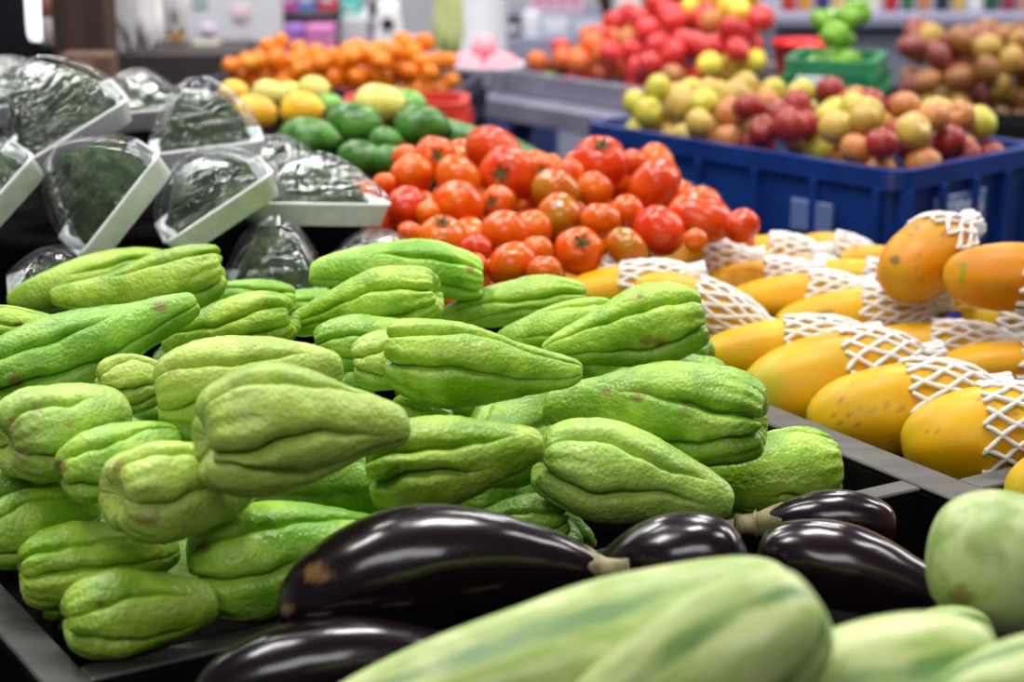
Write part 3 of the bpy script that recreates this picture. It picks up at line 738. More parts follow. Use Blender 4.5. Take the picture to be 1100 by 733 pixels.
# ------------------------------------------------------------------ wrapped broccoli trays
BR = [
 # near rim line (x0,y0)-(x1,y1), depth, yaw tilt, facing q, depth of tray m, dome height m, label
 ((18,180),(138,106),2.10,0,14,.13,.072,'big wrapped broccoli tray propped slanting, nearest the wooden post'),
 ((160,166),(284,150),2.16,0,8,.12,.066,'wrapped broccoli tray topmost of the stack, its film peaked high'),
 ((84,276),(172,164),1.98,0,14,.13,.066,'steeply tilted wrapped broccoli tray in the middle of the stack'),
 ((176,262),(294,184),2.0,0,12,.12,.046,'tilted wrapped broccoli tray with its white side facing the chayotes'),
 ((272,217),(424,219),2.10,-14,6,.115,.045,'level white broccoli tray touching the tomatoes'),
 ((-50,262),(36,166),1.98,0,14,.12,.05,'tilted wrapped broccoli tray cut off by the frame edge'),
 ((240,318),(352,318),2.01,0,14,.12,.066,'wrapped broccoli below the level white tray, behind the chayotes'),
 ((356,284),(450,284),2.08,0,8,.11,.026,'low wrapped broccoli between the tomatoes and the arched chayote'),
 ((140,318),(240,306),1.98,0,14,.11,.024,'low wrapped broccoli with a white rim behind the club-shaped chayote'),
 ((10,318),(112,300),1.94,0,12,.11,.024,'wrapped broccoli lying low behind the two rearmost long chayotes'),
 ((-60,122),(70,104),2.36,0,8,.12,.046,'wrapped broccoli tray at the back, behind the big slanting one'),
 ((100,124),(196,114),2.42,0,8,.11,.040,'small wrapped broccoli dome between two bigger ones near the post'),
 ((252,186),(340,180),2.30,0,8,.11,.030,'wrapped broccoli behind the tilted tray, in front of the avocados'),
]
def rrect(hx, hy, r, k=5):
    P = []
    for cx_, cy_, a0 in ((hx - r, hy - r, 0), (-hx + r, hy - r, 90), (-hx + r, -hy + r, 180), (hx - r, -hy + r, 270)):
        for j in range(k):
            a_ = math.radians(a0 + 90 * j / (k - 1)); P.append((cx_ + r * math.cos(a_), cy_ + r * math.sin(a_)))
    return P
for i, (e0, e1, t, yaw, qf, dep, hgt, lab) in enumerate(BR):
    mx_, my_ = (e0[0] + e1[0]) / 2, (e0[1] + e1[1]) / 2
    Lp = math.hypot(e1[0] - e0[0], e1[1] - e0[1]); ang = math.degrees(math.atan2(-(e1[1] - e0[1]), e1[0] - e0[0]))
    a, y0, c = frame(mx_, my_, ang, yaw)
    qr_ = math.radians(qf); up = y0
    n_ = nrm(math.cos(qr_) * up + math.sin(qr_) * c); yb = np.cross(n_, a)
    w = Lp * t / FPX / math.cos(math.radians(yaw)); p = at(mx_, my_, t) + yb * dep / 2
    root = empty('wrapped_broccoli_tray', p); root.matrix_world = matrix(a, yb, n_, p)
    tag(root, lab, 'broccoli tray', 'wrapped broccoli trays')
    hx, hy, th = w / 2, dep / 2, .026
    rings = [(hx * .88, hy * .87, -th, .012), (hx * .97, hy * .96, -.004, .014), (hx, hy, -.003, .015), (hx, hy, 0, .015), (hx * .96, hy * .95, 0, .014), (hx * .94, hy * .93, -.003, .014), (hx * .85, hy * .84, -th + .004, .012)]
    P = np.array([[(x_, y_, z_) for x_, y_ in rrect(A, B_, r_)] for A, B_, z_, r_ in rings])
    mesh_obj('tray', with_poles(P), grid_faces(len(rings), P.shape[1]), M['tray'], root)
    # broccoli: two packed heads, lumpy domes
    for hk, (ox, rx) in enumerate(((-.04, .86), (.36, .52))):
        n, m = 30, 56
        s = np.linspace(.02, PI * .62, n); v = np.linspace(0, 2 * PI, m, endpoint=False); S, Vg = np.meshgrid(s, v, indexing='ij')
        h = (hgt * (1.02 if hk == 0 else .80)) ; zc = -th * .35
        P = np.stack([np.sin(S) * np.cos(Vg) * rx * hx + ox * w * .5 * 1.0, np.sin(S) * np.sin(Vg) * hy * (.86 if hk == 0 else .7), np.maximum(np.cos(S) * (h - zc) + zc, -th + .006)], -1)
        V = with_poles(P); C0 = np.array([ox * w * .5, 0, zc]); rad = V - C0; rad /= np.maximum(np.linalg.norm(rad, axis=1, keepdims=True), 1e-6)
        bump = np.array([noise.voronoi(Vector(v_) * 42 + Vector((i, hk, 0)))[0][0] for v_ in V])
        b2 = np.array([noise.voronoi(Vector(v_) * 120 + Vector((i, hk, 0)))[0][0] for v_ in V])
        V = V - rad * (bump * .014 + b2 * .004)[:, None]
        V[:, 2] = np.maximum(V[:, 2], -th + .006)
        mesh_obj('broccoli_head', V, grid_faces(n, m), M['broccoli'], root)
    # cling film stretched from rim to rim over the heads
    n, m = 34, 96; P = np.zeros((n, m, 3)); rr = random.Random(i)
    f1, f2, f3 = rr.uniform(0, 6), rr.uniform(0, 6), rr.uniform(0, 6)
    RR = rrect(hx * 1.005, hy * 1.01, .016, 24)
    for k in range(n):
        f = (k / (n - 1)); sc = math.sin(f * PI / 2)
        for j in range(m):
            ex, ey = RR[j]; th_ = math.atan2(ey, ex)
            el = (math.cos(th_) ** 2 * hx + math.sin(th_) ** 2 * hy)
            ox_, oy_ = math.cos(th_) * hx, math.sin(th_) * hy
            mixk = sstep(np.array(sc), .35, 1.0)
            X_ = sc * (ex * mixk + ox_ * (1 - mixk)); Y_ = sc * (ey * mixk + oy_ * (1 - mixk))
            zz = (hgt + .004) * (1 - sc ** 2.5)
            wr = (math.sin(th_ * 17 + f1) + math.sin(th_ * 29 + f2 + 3 * f) + .6 * math.sin(th_ * 43 + f3)) * .0016 * math.sin(f * PI) ** 1.0
            P[k, j] = (X_ * (1 + wr * 6), Y_ * (1 + wr * 6), zz + wr + .001)
    mesh_obj('cling_film', np.vstack([P.reshape(-1, 3), P[0].mean(0)]), [f for f in grid_faces(n, m, False)] + [(n * m, (j + 1) % m, j) for j in range(m)], M['film'], root)

# ------------------------------------------------------------------ display stall with black dividers
stall = empty('display_stall', uv(.3, .4, 0)); tag(stall, 'black wooden market stall with divided bins holding the vegetables', 'market stall')
Rst = Rz(STALL_ROT)
def divider(u0, u1, v0, v1):  # top strip a lighter grey than the black sides
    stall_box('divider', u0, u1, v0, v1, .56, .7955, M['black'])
    stall_box('divider_cap', u0, u1, v0, v1, .7955, .80, M['slat'], .0015)['label'] = 'grey top edge'
def stall_box(name, u0, u1, v0, v1, z0, z1, m, bev=.003):
    b = MB(); b.box((uv((u0 + u1) / 2, (v0 + v1) / 2, (z0 + z1) / 2)), (u1 - u0, v1 - v0, z1 - z0), Rst, bev=bev)
    o = b.build(name, m); Mw = o.matrix_world.copy(); o.parent = stall; o.matrix_parent_inverse = Matrix.Translation(stall.location).inverted(); return o
stall_box('base', -.60, 1.30, -.95, 1.62, 0, .56, M['black'])
stall_box('bin_floor', .0, .74, -.0, .60, .56, BIN_F, M['black'])
stall_box('bin_floor', .0, .74, -.36, -.03, .56, .73, M['black'])
stall_box('bin_floor', .0, 1.28, -.93, -.40, .56, .84, M['black'])
stall_box('bin_floor', .79, 1.28, -.0, .37, .56, .735, M['black'])
stall_box('bin_floor', .79, 1.28, .375, .70, .56, .772, M['black'])
stall_box('bin_floor', -.30, .62, .60, .78, .56, .852, M['black'])
stall_box('bin_floor', -.30, .62, .785, 1.26, .56, .918, M['black'])
stall_box('bin_floor', .625, .785, .60, .98, .56, TOM_F, M['black'])
stall_box('bin_floor', .79, 1.28, .71, .98, .56, TOM_F, M['black'])
stall_box('bin_floor', .63, 1.05, .99, 1.27, .56, .886, M['black'])
stall_box('bin_floor', .63, 1.05, 1.28, 1.60, .56, .914, M['black'])
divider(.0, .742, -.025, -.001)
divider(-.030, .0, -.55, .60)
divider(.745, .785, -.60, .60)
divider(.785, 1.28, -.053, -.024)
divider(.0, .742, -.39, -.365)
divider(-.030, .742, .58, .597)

# ------------------------------------------------------------------ generic fruit meshes, heaps
PROTO = {}
def fruit(name, key, m, R, p, label, cat, group, sq=.92, lobes=5, dim=.18, lob=.02, rnd=random, stretch=(1, 1, 1)):
    k = (key, m.name)
    zax = nrm(np.array([rnd.uniform(-.8, .8), rnd.uniform(-.8, .8), rnd.uniform(.1, .9)])); xax = nrm(np.cross(np.array([.1, 1.0, .2]), zax)); yax = np.cross(zax, xax)
    Mx = matrix(xax * R, yax * R, zax * R, p)
    if k not in PROTO:
        V, F = round_fruit(1.0, sq, lobes, len(PROTO), dim, 20, 28, lob)
        o = PROTO[k] = mesh_obj(name, V * np.array(stretch), F, m); o.matrix_world = Mx
    else:
        o = PROTO[k].copy(); COL.objects.link(o); o.matrix_world = Mx
    return tag(o, label, cat, group)
def heap(inside, top, r, n, rnd, base, box, jit=.12, settle_to=None):
    """drop balls one by one; each comes to rest on the floor or on those below it"""
    out = []
    x0, x1, y0, y1 = box
    for _ in range(n * 40):
        x, y = rnd.uniform(x0, x1), rnd.uniform(y0, y1); rr = r * (1 + rnd.uniform(-jit, jit))
        if not inside(x, y, rr): continue
        z = base + rr
        for (a, b, c, q) in out:
            d2 = (a - x) ** 2 + (b - y) ** 2; s = (q + rr) * .985
            if d2 < s * s: z = max(z, c + math.sqrt(s * s - d2))
        if z + rr * .3 > top(x, y): continue
        out.append((x, y, z, rr))
        if len(out) >= n: break
    return out

# avocados, mangos, cucumbers on the back of the stall
AV = [
 (333,149,34,.70,'avocado',2.62,'large dark avocado nearest the broccoli trays'),
 (381,134,32,.78,'avocado',2.68,'dark avocado with a flat top between the large one and the yellow-green fruit'),
 (453,136,30,.82,'avocado',2.66,'bright green avocado beside the red crate'),
 (440,112,20,.8,'lime',2.86,'light green fruit behind the bright green avocado'),
 (408,112,28,.8,'lemon',2.84,'yellow-green melon-like fruit between the dark avocados'),
 (355,112,14,.85,'lime',2.92,'small green fruit behind the dark avocados beside the mangos'),
 (388,170,28,.7,'avocado',2.56,'avocado wedge low between the large avocado and the tomatoes'),
 (420,172,22,.75,'avocado',2.54,'avocado in shade just behind the rearmost tomato'),
 (415,152,20,.8,'avocado',2.64,'shaded avocado under the yellow-green fruit'),
 (274,122,25,.85,'mango',2.74,'orange mango closest to the peaked broccoli film'),
 (326,119,26,.8,'mango',2.78,'yellow mango right above the large dark avocado'),
 (252,100,18,.8,'mango',2.96,'small orange-yellow mango at the back, over the broccoli film'),
 (290,101,20,.8,'lemon',2.92,'pale yellow fruit in the back row of the mangos'),
 (314,101,17,.8,'lemon',3.0,'small pale yellow fruit between two others at the back'),
 (338,97,19,.85,'lemon',2.98,'pale yellow fruit behind the yellow mango, nearest the tangerines'),
 (422,104,13,.85,'lime',3.0,'small light green fruit just below the navy crate'),
]
for i, (px, py, r, sq, mk, t, lab) in enumerate(AV):
    R = r / FPX * t; p = at(px, py, t)
    V, F = round_fruit(R, 1.0, 2, i, .05, 26, 36, .0); V = V * np.array([1.0, sq, sq])
    V[:, 1:] *= (1 - .16 * V[:, :1] / R)
    az = random.uniform(-.5, .5)
    o = mesh_obj({'avocado': 'avocado', 'mango': 'mango', 'lemon': 'yellow_fruit', 'lime': 'green_fruit'}[mk], V, F, M[mk], Mx=Matrix.Translation(Vector(p)) @ Matrix.Rotation(az, 4, 'Z'))
    tag(o, lab, {'avocado': 'avocado', 'mango': 'mango', 'lemon': 'fruit', 'lime': 'fruit'}[mk], 'fruit at the back of the stall')
    b = MB().lathe([(.001, .003), (.005, .002), (.006, -.003), (.003, -.006)], m=8)
    mesh_obj('stem', [(R * (.97) + v_[2], v_[0], v_[1]) for v_ in b.V], b.F, M['calyx'], o)
CU = [((474,138),(560,170),30,2.64,'cucumber with a pale ridge behind the broad red tomato'), ((470,160),(540,172),22,2.56,'cucumber just behind the stem-scarred tomato'), ((540,152),(600,186),22,2.60,'cucumber end beside the dark gap behind the ridge of tomatoes')]
for i, (e0, e1, w, t, lab) in enumerate(CU):
    A, B_ = at(*e0, t + .06), at(*e1, t - .02); ax = nrm(B_ - A); L = np.linalg.norm(B_ - A) * 1.25; R = w / 2 / FPX * t
    yy = nrm(np.cross(np.array([0, 0, 1.0]), ax)); cc = np.cross(ax, yy); n, m = 30, 40
    s = np.linspace(.05, PI - .05, n); x = -np.cos(s) * .5; v = np.linspace(0, 2 * PI, m, endpoint=False); r = np.sin(s) ** .45
    P = np.stack([np.repeat(x[:, None], m, 1) * L, R * np.outer(r, np.sin(v) * (1 + .03 * np.cos(6 * v))), R * np.outer(r, np.cos(v) * (1 + .03 * np.cos(6 * v)))], -1)
    o = mesh_obj('cucumber', with_poles(P), grid_faces(n, m), M['cucumber'], Mx=matrix(ax, yy, cc, (A + B_) / 2)); tag(o, lab, 'cucumber', 'cucumbers behind the tomatoes')

# ------------------------------------------------------------------ crates
def crate(name, p, ang, L, Wd, H, m, label, cat, rim=.028, panels=4, floor_z=None, plates=(), draft=.94, text=None):
    """open plastic crate; p = near corner on the ground, ang = direction of the long side, the short side turns left of it"""
    root = empty(name, p, ang); tag(root, label, cat)
    th = .006; b = MB()
    rings = [(L * draft, Wd * draft, 0), (L * .985, Wd * .98, H - rim)]
    def ring(l, w, z, r=.035): return [(x + L / 2, y + Wd / 2, z) for x, y in rrect(l / 2, w / 2, r, 6)]
    R = [ring(L * draft, Wd * draft, 0), ring(L * .975, Wd * .965, H - rim), ring(L, Wd, H - rim), ring(L, Wd, H), ring(L - .03, Wd - .03, H), ring(L * draft - .03, Wd * draft - .03, floor_z if floor_z else .02)]
    P = np.array(R); b.add(with_poles(P), grid_faces(len(R), P.shape[1])); b.build('body', m, root)
    # upright ribs and a mid band on the four outer faces
    rb = MB()
    def face(x0, y0, x1, y1, k):
        d = np.array([x1 - x0, y1 - y0]); ln = np.hypot(*d); d = d / ln; nrm_ = np.array([d[1], -d[0]])
        for q in range(k + 1):
            f = .06 + .88 * q / k
            for zz in range(1):
                pt = np.array([x0, y0]) + d * ln * f
                a_ = math.atan2(d[1], d[0]); lo_in = (1 - draft) / 2 * (L if abs(nrm_[0]) > .5 else Wd)
                V = []
                for z, off in ((.004, -lo_in), (H - rim, -.006)):
                    for sx, so in ((-.006, -.004), (.006, -.004), (.006, .012), (-.006, .012)):
                        q2 = pt + d * sx + nrm_ * (off + so); V.append((q2[0], q2[1], z))
                rb.add(V, [(0, 1, 5, 4), (1, 2, 6, 5), (2, 3, 7, 6), (3, 0, 4, 7), (4, 5, 6, 7), (3, 2, 1, 0)])
        zc = H * .50
        V = []
        off = -(1 - draft) / 4 * (L if abs(nrm_[0]) > .5 else Wd)
        for z in (zc - .006, zc + .006):
            for f, so in ((.03, -.006), (.97, -.006), (.97, .010), (.03, .010)):
                q2 = np.array([x0, y0]) + d * ln * f + nrm_ * (off + so); V.append((q2[0], q2[1], z))
        rb.add(V, [(0, 1, 5, 4), (1, 2, 6, 5), (2, 3, 7, 6), (3, 0, 4, 7), (4, 5, 6, 7), (3, 2, 1, 0)])
    face(0, 0, L, 0, panels); face(L, 0, L, Wd, max(2, panels - 1)); face(L, Wd, 0, Wd, panels); face(0, Wd, 0, 0, max(2, panels - 1))
    rb.build('rib', m, root)
    for (side, f0, f1, z0, z1) in plates:
        b = MB(); zc = (z0 + z1) / 2
        if side == 'front': b.box((L * (f0 + f1) / 2, .006 - (.0) + (1 - draft) / 2 * Wd * (1 - zc / H) - .010, zc), (L * (f1 - f0), .006, z1 - z0), bev=.002)
        else: b.box(((1 - draft) / 2 * L * (1 - zc / H) - .004, Wd * (f0 + f1) / 2, zc), (.006, Wd * (f1 - f0), z1 - z0), bev=.002)
        b.build('plate', M['crate_label'] if m is M['crate_blue'] else M['white'], root)['label'] = 'pale label plate'
    return root

# navy crate of apples on a stand; its two seen faces meet at the near corner
Zr = .886; cor = onz(968, 186, Zr); far = onz(622, 131, Zr)
d1 = nrm((far - cor) * np.array([1, 1, 0])); L1 = float(np.linalg.norm((far - cor)[:2])); HB = .30
ang1 = math.atan2(d1[1], d1[0])            # long side runs away to the back; turn so the crate lies on its far side
# local x along d1, local y must point away from the viewer -> use the mirrored corner
d2 = np.array([d1[1], -d1[0], 0]);
org = far.copy(); org[2] = Zr - HB
angx = math.atan2(-d1[1], -d1[0])          # from far corner to near corner
W1 = .36
bc = crate('apple_crate', org, angx, L1, W1, HB, M['crate_blue'], 'big navy blue plastic crate heaped with small apples', 'crate', panels=5, floor_z=.260, plates=[('front', .70, .82, .195, .24), ('front', .34, .44, .20, .235)])
# plate with a faint stamped number on the short face that turns to the stall's end
b = MB(); b.box((L1 * .985 + .004, W1 * .42, .215), (.006, W1 * .34, .075), bev=.002); pl = b.build('plate', M['crate_label'], bc); pl['label'] = 'pale plate with stamped number'
tx = bpy.data.curves.new('number', 'FONT'); tx.body = '2220476'; tx.size = .030; tx.align_x = 'CENTER'; tx.align_y = 'CENTER'; tx.extrude = .0008
tmp = bpy.data.objects.new('number', tx); COL.objects.link(tmp); bpy.context.view_layer.update()
tme = bpy.data.meshes.new_from_object(tmp.evaluated_get(bpy.context.evaluated_depsgraph_get())); bpy.data.objects.remove(tmp)
to = bpy.data.objects.new('number', tme); COL.objects.link(to); to.parent = pl; tme.materials.clear(); tme.materials.append(M['crate_text']); to.location = (L1 * .985 + .0078, W1 * .42, .230); to.rotation_euler = (PI / 2, 0, PI / 2);
to['label'] = 'white stamped digits'
b = MB(); ctr = org[:2] + (L1 / 2) * np.array([math.cos(angx), math.sin(angx)]) + (W1 / 2) * np.array([-math.sin(angx), math.cos(angx)])
st = MB().box((0, 0, (Zr - HB) / 2), (L1 * .94, W1 * .94, Zr - HB), bev=.004)
so = empty('crate_stand', (ctr[0], ctr[1], 0), angx); tag(so, 'low black stand under the navy apple crate', 'stand')
st.build('body', M['black'], so)
Rc = Rz(angx)
def crate_w(x, y, z): return org + Rc @ np.array([x, y, z])
ra = random.Random(11)
def in_crate(x, y, r): return .022 + r < x < L1 - .022 - r and .024 + r < y < W1 - .024 - r
def top_crate(x, y):
    e = min(x * 2.2, (L1 - x) * 1.4, y * 1.2, W1 - y) ; return HB + .016 + min(.046, max(0, e - .03) * .75)
AP = heap(in_crate, top_crate, .0255, 330, ra, .262, (0, L1, 0, W1))
def seen(px_list): return True
AL = {'apple_red': 'dark red small apple in the heap of the navy crate', 'apple_blush': 'red and yellow blushed apple in the heap of the navy crate',
      'apple_yellow': 'dull yellow apple in the heap of the navy crate', 'apple_green': 'green-yellow apple in the heap of the navy crate'}
for (x, y, z, r) in AP:
    f = x / L1
    k = ra.random()
    if f < .42: mk = 'apple_yellow' if k < .62 else ('apple_blush' if k < .85 else 'apple_green')
    elif f < .75: mk = 'apple_red' if k < .52 else ('apple_blush' if k < .75 else ('apple_yellow' if k < .92 else 'apple_green'))
    else: mk = 'apple_blush' if k < .48 else ('apple_red' if k < .72 else ('apple_yellow' if k < .9 else 'apple_green'))
    fruit('apple', 'apple', M[mk], r, crate_w(x, y, z), AL[mk], 'apple', 'apples heaped in the navy crate', rnd=ra, sq=.9)

# ------------------------------------------------------------------ grey metal table with red fruit
TZ = .80
tc_ = onz(490, 99, TZ); dT = nrm(np.array([.66, -.75, 0])); eT = np.array([.75, .66, 0]); angT = math.atan2(dT[1], dT[0]); RT_ = Rz(angT)
tab = empty('metal_table', (tc_[0], tc_[1], 0), angT); tag(tab, 'grey metal market table carrying the red fruit pyramid', 'table')
TL, TW = .62, .60
MB().box((TL / 2, TW / 2, TZ - .022), (TL, TW, .044), bev=.004).build('tabletop', M['steel'], tab)
for lx, ly in ((.024, .024), (TL - .03, .03), (.03, TW - .03), (TL - .03, TW - .03)):
    MB().box((lx, ly, (TZ - .044) / 2), (.045, .045, TZ - .044), bev=.003).build('leg', M['steel'], tab)
tr = MB(); lipH = .05
for c_, d_ in (((TL / 2 + .034, .075, TZ + lipH / 2), (TL - .068, .015, lipH)), ((TL / 2 + .034, TW - .04, TZ + lipH / 2), (TL - .068, .015, lipH)), ((.075, TW / 2, TZ + lipH / 2), (.015, TW - .09, lipH)), ((TL - .008, TW / 2, TZ + lipH / 2), (.015, TW - .09, lipH))):
    tr.box(c_, d_, bev=.003)
tr.build('lip', M['steel'], tab)
def tab_w(x, y, z): return tc_ * np.array([1, 1, 0]) + RT_ @ np.array([x, y, 0]) + np.array([0, 0, z])
rb_ = random.Random(5)
def in_tab(x, y, r): return .09 + r < x < TL - .022 - r and .09 + r < y < TW - .052 - r
def top_tab(x, y):
    f = x / TL
    h = .055 + min(.14, max(0, y - .08) * .5)
    return TZ + .03 + h * (.6 + .4 * min(1, max(0, (f - .18) / .3)))
RA = heap(in_tab, top_tab, .0265, 420, rb_, TZ + .002, (.05, TL, .08, TW))
def vis(p): 
    X, Y = project(p[None]); return X[0], Y[0]
for (x, y, z, r) in RA:
    p = tab_w(x, y, z); X, Y = vis(p)
    if Y < -40 or (X > 836 and Y > 30): continue
    if np.hypot(p[0] - .60, p[1] - 3.97) < .155: continue
    k = rb_.random()
    if X < 592 and k < .45: mk, lab, nm, cat = 'pepper_green', 'green apple at the end of the red fruit pyramid near the pink fruit', 'apple', 'apple'
    elif X < 672: mk, lab, nm, cat = rb_.choice([('plum', 'dark plum in the lower end of the red fruit pyramid', 'plum', 'plum'), ('nectarine', 'orange nectarine in the lower end of the red fruit pyramid', 'nectarine', 'nectarine'), ('nectarine', 'orange nectarine in the lower end of the red fruit pyramid', 'nectarine', 'nectarine'), ('cherry_apple', 'bright red apple in the fruit pyramid on the grey table', 'apple', 'apple')])
    elif (Y < 16 and X > 735) or (X > 760 and Y > 62 and k < .75) or X > 822: mk, lab, nm, cat = 'pear_yellow', 'yellow pear among the red apples on the grey table', 'pear', 'pear'
    elif k < .12: mk, lab, nm, cat = 'apple_blush', 'blushed apple among the bright red ones on the grey table', 'apple', 'apple'
    else: mk, lab, nm, cat = 'cherry_apple', 'bright red apple in the fruit pyramid on the grey table', 'apple', 'apple'
    fruit(nm, 'tab', M[mk], r, p, lab, cat, 'fruit pyramid on the grey table', rnd=rb_)
# pink fruit in a white bowl at the table's end
bp_ = tab_w(-.028, .10, TZ + .001)
bw = empty('white_bowl', bp_); tag(bw, 'white bowl of pink fruit at the end of the grey table', 'bowl')
MB().lathe([(.002, .004), (.05, .0), (.055, .004), (.085, .045), (.088, .047), (.086, .050), (.05, .012), (.002, .010)], m=28).build('body', M['white'], bw, True)
for k in range(7):
    th = 2 * PI * k / 6; q = (.048 * math.cos(th), .048 * math.sin(th), .045) if k < 6 else (0, 0, .082)
    fruit('pink_fruit', 'pink', M['pink_fruit'], .026 if k < 6 else .028, bp_ + np.array(q), 'pink fruit piled in the white bowl', 'fruit', 'pink fruit in the white bowl', rnd=rb_)

# ------------------------------------------------------------------ tangerines in a navy crate
Z2 = .87; c1_ = onz(236, 83, Z2); c2_ = onz(490, 100, Z2); dX = nrm((c2_ - c1_) * np.array([1, 1, 0])); L2 = float(np.linalg.norm((c2_ - c1_)[:2])); a2 = -.17; c1_ = c2_ - L2 * np.array([math.cos(a2), math.sin(a2), 0])
o2 = c1_.copy(); o2[2] = Z2 - .14; W2 = .30
crate('tangerine_crate', o2, a2, L2, W2, .14, M['crate_navy'], 'wide dark navy crate heaped with tangerines in the background', 'crate', panels=6, floor_z=.093)
cb = empty('crate_stand', o2 + Rz(a2) @ np.array([L2 / 2, W2 / 2, 0]) - np.array([0, 0, o2[2]]), a2); tag(cb, 'dark wooden stand under the tangerine crate', 'stand')
MB().box((0, 0, o2[2] / 2), (L2 * .94, W2 * .94, o2[2]), bev=.004).build('body', M['black'], cb)
rt = random.Random(8)
def in2(x, y, r): return .036 + r < x < L2 - .036 - r and .027 + r < y < W2 - .027 - r
def top2(x, y):
    f = x / L2; e = min(x * .55, (L2 - x) * .55, y * .9, (W2 - y) * 1.2)
    return .14 + .012 + min(.062 * (.8 + .2 * math.sin(f * 9 + 1)), max(0, e - .01) * 1.1)
for (x, y, z, r) in heap(in2, top2, .0195, 330, rt, .095, (0, L2, 0, W2)):
    fruit('tangerine', 'tang', M['tangerine'], r, o2 + Rz(a2) @ np.array([x, y, z]), 'small orange tangerine in the heap of the wide navy crate', 'tangerine', 'tangerines heaped in the navy crate', rnd=rt, sq=.86, dim=.1)

# red crate under the tangerines' corner
q0 = at(503, 112, 3.36) - np.array([.22, 0, 0]); crate('red_crate', q0 - np.array([0, 0, .16]), .0, .22, .16, .16, M['crate_red'], 'red plastic crate behind the bright green avocado', 'crate', panels=3, floor_z=.03)
rs = empty('crate_stand', q0 * np.array([1, 1, 0]) + np.array([.11, .08, 0]), 0); tag(rs, 'dark stand under the red plastic crate', 'stand')
MB().box((0, 0, (q0[2] - .16) / 2), (.20, .145, q0[2] - .16), bev=.004).build('body', M['black'], rs)
# blue drum and pale blue jug under the grey table
dp = np.array([.0, 4.60, 0]); dr = empty('blue_drum', dp); tag(dr, 'dark blue plastic drum standing behind the grey table leg', 'drum')
MB().lathe([(.002, .002), (.10, .0), (.11, .02), (.11, .24), (.115, .25), (.11, .26), (.11, .50), (.115, .51), (.11, .52), (.11, .76), (.10, .78), (.002, .78)], m=32).build('body', flat('drum blue', (24, 44, 96)), dr, True)
MB().lathe([(.002, .80), (.03, .80), (.032, .78), (.03, .775)], (.05, .04, 0), m=14).build('cap', M['dark'], dr, True)
jp = tab_w(.035, .15, 0)
jg = empty('water_jug', jp); tag(jg, 'tall pale blue jug standing beside the blue drum', 'jug')
MB().lathe([(.002, .002), (.05, .0), (.056, .02), (.056, .55), (.05, .60), (.022, .66), (.022, .70), (.002, .70)], m=24).build('body', flat('jug blue', (120, 170, 232), .3), jg, True)
MB().lathe([(.002, .73), (.026, .73), (.027, .70), (.002, .699)], m=16).build('cap', flat('jug cap', (40, 80, 170)), jg, True)

# ------------------------------------------------------------------ green crate of peppers, black crate of mangos
g0 = at(840, 64, 3.55); gz = g0[2]
crate('green_crate', g0 - np.array([0, 0, .12]), -.30, .17, .20, .12, M['crate_green'], 'green plastic crate of green peppers behind the apple crate', 'crate', panels=2, floor_z=.048, plates=[('front', .16, .50, .066, .092)])
gs = empty('crate_stand', (g0 + Rz(-.3) @ np.array([.085, .10, 0])) * np.array([1, 1, 0]), -.3); tag(gs, 'tall dark stand under the green pepper crate', 'stand')
MB().box((0, 0, (gz - .12) / 2), (.158, .186, gz - .12), bev=.004).build('body', M['black'], gs)
rg = random.Random(4)
for (x, y, z, r) in heap(lambda x, y, r: .021 + r < x < .149 - r and .022 + r < y < .178 - r, lambda x, y: .12 + .03 + min(.055, y * .5), .0235, 80, rg, .05, (0, .20, 0, .23)):
    fruit('green_pepper', 'pep', M['pepper_green'], r, g0 - np.array([0, 0, .12]) + Rz(-.3) @ np.array([x, y, z]), 'glossy green pepper in the green crate', 'pepper', 'green peppers in the green crate', sq=.85, lobes=4, lob=.09, rnd=rg)
k0 = at(938, 118, 3.86); kz = k0[2]
a3 = -.22
crate('mango_crate', k0 - np.array([0, 0, .16]), a3, .60, .40, .16, M['crate_black'], 'black plastic crate heaped with pink-brown mangos', 'crate', panels=4, floor_z=.10)
ks = empty('crate_stand', (k0 + Rz(a3) @ np.array([.30, .20, 0])) * np.array([1, 1, 0]), a3); tag(ks, 'dark stand under the black mango crate', 'stand')
MB().box((0, 0, (kz - .16) / 2), (.56, .37, kz - .16), bev=.004).build('body', M['black'], ks)
rm = random.Random(21)
for (x, y, z, r) in heap(lambda x, y, r: .036 + r < x < .564 - r and .03 + r < y < .37 - r, lambda x, y: .16 + .03 + min(.11, min(x * .9 + .08, y + .02) * .9), .028, 150, rm, .10, (0, .60, 0, .40)):
    mk, lab = rm.choice([('brown_mango', 'red-brown mango in the heap of the black crate'), ('mango_pink', 'dusky pink mango in the heap of the black crate'), ('mango_yellow', 'yellow-brown mango in the heap of the black crate')])
    fruit('mango', 'bm', M[mk], r, k0 - np.array([0, 0, .16]) + Rz(a3) @ np.array([x, y, z]), lab, 'mango', 'mangos in the black crate', sq=.9, stretch=(1.12, .92, 1), rnd=rm, dim=.06)
# red basin behind the green crate
rp = at(873, 50, 3.95); rp[0], rp[1], rp[2] = .595, 3.945, TZ + .0515; rbn = empty('red_basin', rp - np.array([0, 0, .05])); tag(rbn, 'shallow red plastic basin behind the green crate', 'basin')
MB().lathe([(.002, .004), (.05, .0), (.056, .002), (.070, .112), (.075, .114), (.073, .118), (.054, .010), (.002, .009)], m=28).build('body', flat('red basin', (222, 20, 22), .35), rbn, True)

